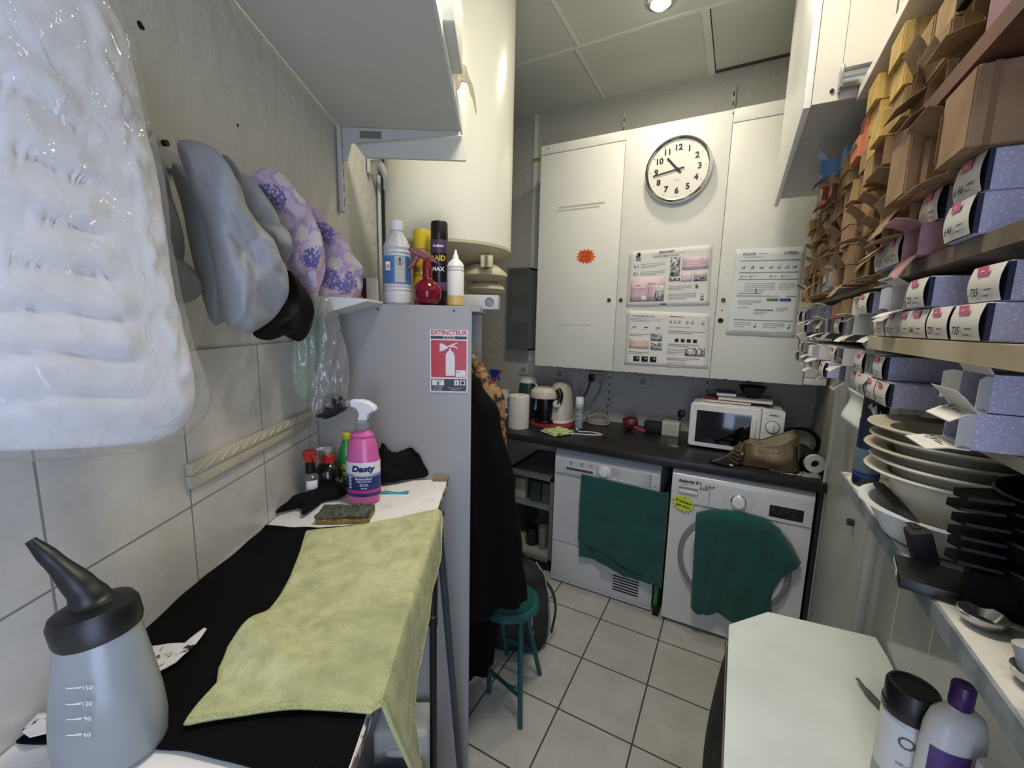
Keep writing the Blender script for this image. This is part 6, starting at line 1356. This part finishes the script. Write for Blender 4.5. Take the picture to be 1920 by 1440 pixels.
# price strip wires and slips at the far end
b = MB(); b.sheet(lambda s, v: (.245-.02*s+.006*sin(v*5), 1.06+.09*s, 1.445-.07*v+.012*s), 10, 10, M('mint_paper', '#cfdbd6', .6)); tag(b.build('paper_slip', solid=.0008), 'pale mint paper slip hanging below the cartons beside the door', 'paper')
b = MB(); b.sheet(lambda s, v: (.235+.05*s+.004*nz(s*5, v*5), .985+.05*v, 1.435-.05*s+.02*nz(s*6, v*6, 4)), 14, 14, PAPER); tag(b.build('tissue_paper', solid=.001), 'crumpled white paper just above the beige bowls', 'paper')

# ================================================================== LOWER SHELF WITH BOWLS
m_lsh = M('lower_shelf_paint', '#cfcdc4', .55, col2='#7f7d74', vs=11, lo=.26, hi=.36); m_led = M('worn_grey_edge', '#6d757b', .5, col2='#8d9499', vs=25)
t = thing('lower_shelf', 'lowest white shelf with a worn grey edge, holding the bowls', 'shelf', (.31, .68, ZL-.022))
MB().box(.2285, XW, .25, 1.11, ZL-.022, ZL, m_lsh).build('board', t, 'world'); MB().box(.225, .2283, .25, 1.112, ZL-.024, ZL-.001, m_led).build('front_edge', t, 'world')
b = MB()
for y in (.45, .90): b.box(.27, XW, y-.004, y+.004, ZL-.06, ZL-.0225, m_led)
b.build('bracket', t, 'world')
m_bwl = M('beige_bowl', '#b7b19b', .4); m_bw2 = M('cream_bowl', '#d3cfbb', .4)
def dish(label, c, r, h, z, m, name='wide_rim_bowl', group='beige bowls stacked on the lower shelf', tilt=(0, 0)):
    b = MB(); X = Matrix.Rotation(tilt[0], 4, 'X') @ Matrix.Rotation(tilt[1], 4, 'Y')
    b.lathe([(0, .001), (r*.50, .001), (r*.54, .004), (r*.68, h*.75), (r*.74, h*.86), (r*.97, h*.97), (r, h), (r*.985, h+.0028), (r*.72, h*.90+.0025), (r*.66, h*.72), (r*.51, .0065), (0, .005)], m, 56, X=X)
    return tag(b.build(name, loc=(c[0], c[1], z)), label, 'bowl', group)
BC = (.294, .815); zz = 1.303
for i, (lb, mm_, dx, dy_) in enumerate((('cream bowl at the bottom of the beige stack', m_bw2, 0, 0), ('cream bowl second from the bottom of the beige stack', m_bw2, .004, -.003), ('beige bowl in the middle of the beige stack', m_bwl, -.003, .003), ('beige bowl second from the top of the beige stack', m_bwl, .002, .002), ('beige bowl on top of the beige stack, its hollow showing', m_bwl, -.002, .004))):
    dish(lb, (BC[0]+dx, BC[1]+dy_), .100, .072, zz+.0165*i, mm_, tilt=(.0, .0))
b = MB(); b.lathe([(0, .001), (.064, .001), (.068, .003), (.090, .044), (.102, .049), (.101, .052), (.088, .049), (.065, .006), (0, .005)], M('white_bowl', '#d7d9d7', .35), 48)
tag(b.build('white_bowl', loc=(.290, .800, ZL+.001)), 'white bowl on the lower shelf under the beige stack', 'bowl')
can('spray_can', (.250, 1.035, ZL+.001), 'dark navy spray can at the far end of the lower shelf', 'spray can', .021, .185, M('navy_can', '#1f2740', .4), M('dark_cap', '#23272a', .5), [(.028, .075, M('grey_blue_label', '#5f7682', .5)), (.018, .025, M('blue_band', '#2f3f8f', .5))], .045, rotz=-1.2, txt=[])
# black tint bowls and boxes
m_bb2 = M('black_bowl', '#070708', .5, spec=.3)
def blackbowl(label, c, r, h, z, tilt=(0, 0)):
    t = thing('tint_bowl', label, 'bowl', (c[0], c[1], z), 0, 'black tint bowls on the lower shelf'); X = Matrix.Rotation(tilt[0], 4, 'X') @ Matrix.Rotation(tilt[1], 4, 'Y')
    MB().lathe([(0, .001), (r*.58, .001), (r*.62, .004), (r*.95, h*.95), (r, h), (r*.97, h+.002), (r*.91, h*.93), (r*.58, .007), (0, .006)], m_bb2, 44, X=X).build('bowl', t)
    MB().prism([(-r*.95, -.022), (-r-.028, -.016), (-r-.034, 0), (-r-.028, .016), (-r*.95, .022)], h*.90, h*.955, m_bb2, axis='z', X=X).build('grip', t)
NB = ('bottom of', 'second in', 'third in', 'fourth in', 'fifth in', 'topmost of')
for i in range(6): blackbowl('black tint bowl %s the far black stack' % NB[i], (.335+.003*(i % 2), .612+.004*sin(i*2)), .076, .064, ZL+.001+.0165*i, (.0, -.02*i))
for i in range(6): blackbowl('black tint bowl %s the near black stack' % NB[i], (.338-.003*(i % 2), .430+.004*cos(i*2)), .074, .062, ZL+.001+.016*i)
for i, (lb, x0, y0, y1, z1, rz) in enumerate((('matt black carton between the two stacks of black bowls', .318, .505, .530, .10, .05), ('black folded cape lying before the near black stack', .275, .33, .47, .03, .12), ('black flat box standing before the far black stack', .262, .60, .645, .05, -.25))):
    b = MB(); b.box(-.012 if i != 1 else -.02, .06 if i != 1 else .03, -(y1-y0)/2, (y1-y0)/2, 0, z1, m_kb, bev=.004); tag(b.build('black_carton' if i != 1 else 'folded_cape', loc=(x0, (y0+y1)/2, ZL+.001), rotz=rz), lb, 'box' if i != 1 else 'cape')
t = thing('tint_spatula', 'black spatula sticking out over the shelf edge below the beige stack', 'spatula', (.245, .705, ZL+.001))
MB().box(-.012, .012, -.014, .014, 0, .05, BLKM, bev=.004, R=Matrix.Rotation(-.3, 4, 'Y')).build('blade', t); MB().tube([(-.012, 0, .045), (-.015, .06, .052), (-.02, .15, .056)], .008, BLKM, 8, sm=5, flat=.6).build('handle', t)
t = thing('black_brush', 'small black brush lying on the shelf edge beside the white bowl', 'brush', (.234, .93, ZL+.001), .3)
MB().tube([(-.004, .02, .008), (0, 0, .008), (.008, -.04, .006)], .006, BLKM, 8, sm=4).build('brush_handle', t)
t = thing('flat_case', 'flat black case with a barcode sticker at the shelf edge', 'case', (.224, .655, ZL+.001), radians(-10))
MB().box(-.022, .04, -.035, .035, 0, .014, BLACK, bev=.002).build('case_body', t)
q = MB(); q.rect(-.03, .012, .002, .012, PAPER, Matrix.Translation((-.0224, 0, 0)) @ LEFTF); 
for k in range(9): q.rect(-.026+.0035*k, -.0245+.0035*k, .004, .010, INK, Matrix.Translation((-.0224, 0, 0)) @ LEFTF, .0006)
q.build('barcode_sticker', t)
m_sil = M('silver_plastic', '#b9babb', .18, metal=.85)
def scoop(loc, rot, label, tall):
    t = thing('measuring_spoon', label, 'spoon', loc, rot, 'metal spoons at the shelf edge')
    MB().lathe([(0, .0), (.012, .002), (.018, .008), (.0195, .014), (.0185, .0145), (.011, .005), (0, .003)], m_sil, 30).build('spoon_bowl', t); MB().tube([(.017, 0, .012), (.045, 0, .011), (.085, -.004, .006)], .0055, m_sil, 10, sm=4, flat=.4).build('handle', t)
    if tall: MB().lathe([(.009, .012), (.0105, .016), (.0105, .036), (.008, .037), (0, .037)], M('grey_cap', '#a9abac', .4), 22, X=Matrix.Rotation(-.3, 4, 'Y')).build('cap', t)
scoop((.252, .585, ZL+.001), radians(-20), 'shiny metal spoon beside the flat black case', False); scoop((.258, .500, ZL+.001), radians(-35), 'metal spoon with a grey cap standing on it, nearest the camera', True)

# ================================================================== WHITE BOARD TABLE AND WHAT STANDS ON IT
m_brd = M('mint_white_board', '#dde7e3', .42, col2='#d3dcd8', vs=4); m_brk2 = M('board_chips', '#8c8177', .8)
t = thing('trolley_table', 'white topped table with a clipped corner by the right wall', 'table', (.23, 1.0, 0))
BP = [(.052, 1.238), (.153, 1.357), (.408, 1.387), (.416, 1.30), (.417, .45), (.048, .45)]
MB().prism(BP, .728, .75, m_brd, axis='z').build('tabletop', t, 'world', bevel=.001)
b = MB(); b.box(.0470, .0482, .47, 1.20, .731, .747, m_brk2); b.build('worn_edge', t, 'world')
m_fab = M('black_fabric', '#121213', .9, col2='#2a2927', vs=14)
b = MB()
for x, y in ((.07, 1.18), (.07, .50), (.385, 1.30), (.385, .50)): b.cyl((x, y, 0), (x, y, .728), .014, BLACK, seg=14)
b.build('leg', t, 'world')
b = MB(); b.sheet(lambda s, v: (.060-.035*sin(pi*v)*(.6+.4*sin(s*9))-.01*v, .47+s*.77, .725-.60*v), 36, 20, m_fab); b.build('fabric_side', t, 'world', solid=.004)
b = MB(); b.box(-.04, .06, -.05, .05, 0, .14, M('brown_paper_bag', '#8e7350', .85, col2='#755c3c', vs=20), bev=.01, taper=(.8, .7)); tag(b.build('paper_bag', loc=(-.03, .93, .0), rotz=.3), 'brown paper bag on the floor against the white table', 'bag')
# jar, shampoo bottle, small white bottle, spatula
m_jar = M('jar_grey_label', '#9b9ea0', .4); BT = .7505
jc = (.312, .866)
t = thing('cosmetic_jar', 'large jar with black lid and grey text label on the white table', 'jar', (jc[0], jc[1], BT), radians(38))
JR, JH = .0345, .245
b = MB(); b.lathe([(JR*.93, 0), (JR, .004), (JR, JH-.052), (JR*.97, JH-.05)], M('jar_white', '#c9ccce', .3), 44); b.build('jar_body', t)
b = MB(); b.lathe([(JR+.0004, .02), (JR+.0006, .021), (JR+.0006, .085), (JR+.0004, .086)], m_jar, 44); b.lathe([(JR+.0004, .087), (JR+.0006, .088), (JR+.0006, JH-.06), (JR+.0004, JH-.059)], M('jar_label', '#d6d7d6', .4), 44)
JX = Matrix.Translation((0, -(JR+.0008), 0)) @ FRONT
for k in range(11): b.text(('cheveux colores', 'nourrit et protege', 'masque profond', 'usage pro')[k % 4], .0055, m_print, JX @ T3(.012, JH-.072-.008*k, 0), wrap=JR+.0006, z=.0012)
b.text('O', .030, m_print, Matrix.Rotation(-.9, 4, 'Z') @ JX @ T3(0, JH-.085, 0), wrap=JR, z=.0012); b.text('500 ml', .007, INK, Matrix.Rotation(-.9, 4, 'Z') @ JX @ T3(0, JH-.125, 0), wrap=JR, z=.0012)
b.build('label', t)
MB().lathe([(JR+.0015, JH-.050), (JR+.002, JH-.048), (JR+.002, JH-.036), (JR+.0005, JH-.034), (JR+.0005, JH-.006), (JR-.002, JH-.001), (JR-.006, JH), (JR-.008, JH-.003), (0, JH-.003)], BLACK, 48).build('lid', t)
m_sham = M('shampoo_white', '#d6d4d2', .32); m_pcap = M('purple_cap', '#3b1a56', .3); m_plab = M('purple_label2', '#5d3f86', .4, col2='#4a2f70', vs=8)
bc_ = (.358, .842)
t = thing('shampoo_bottle', 'white shampoo bottle with purple cap and purple label on white table', 'bottle', (.352, .826, BT), radians(35))
b = MB(); b.lathe([(.040, 0), (.045, .004), (.046, .02), (.0465, .19), (.045, .222), (.039, .243), (.027, .254), (.0135, .260), (.0125, .265)], m_sham, 48, sy=.66); b.build('bottle_body', t)
MB().lathe([(.0130, .262), (.0142, .265), (.0142, .297), (.0130, .300), (.010, .301), (0, .298)], m_pcap, 30).build('cap', t)
def shl(s, v): a = -1.9+1.5*s; return (.0512*cos(a)*1.0, .0512*.62*sin(a)*1.0-.0006, .02+.170*v)
b = MB(); b.sheet(lambda s, v: (.0472*sin(-1.45+1.25*s), -.0472*.67*cos(-1.45+1.25*s), .02+.185*v), 20, 2, m_plab)
b.text('No yellow', .022, M('lav_print', '#d3c6e2', .4), T3(0, 0, .12), bold=.0005, ell=(.0474, .0474*.67, -.62), z=.0006, up=True); b.text('COS', .016, m_print, T3(0, 0, .16), ell=(.0466, .0466*.66, .05), z=.0006, up=True); b.build('label', t)
t = thing('small_bottle', 'small white bottle with flip cap nearest the camera on the white table', 'bottle', (.372, .768, BT), radians(35))
MB().lathe([(.024, 0), (.028, .004), (.028, .160), (.025, .183), (.018, .193), (.014, .195)], m_sham, 40).build('bottle_body', t); MB().lathe([(.0155, .194), (.0165, .197), (.0165, .222), (.0145, .226), (0, .226)], M('cream_cap', '#cfccc0', .4), 30).build('cap', t)
t = thing('spatula', 'grey plastic spatula lying on the white table behind the jar', 'spatula', (.335, 1.13, BT), 0)
MB().tube([(-.012, .040, .012), (.005, .0, .010), (.03, -.05, .012), (.045, -.10, .012)], [.004, .008, .009, .008], M('spatula_grey', '#5c5f62', .3), 10, sm=5, flat=.45).build('blade', t)
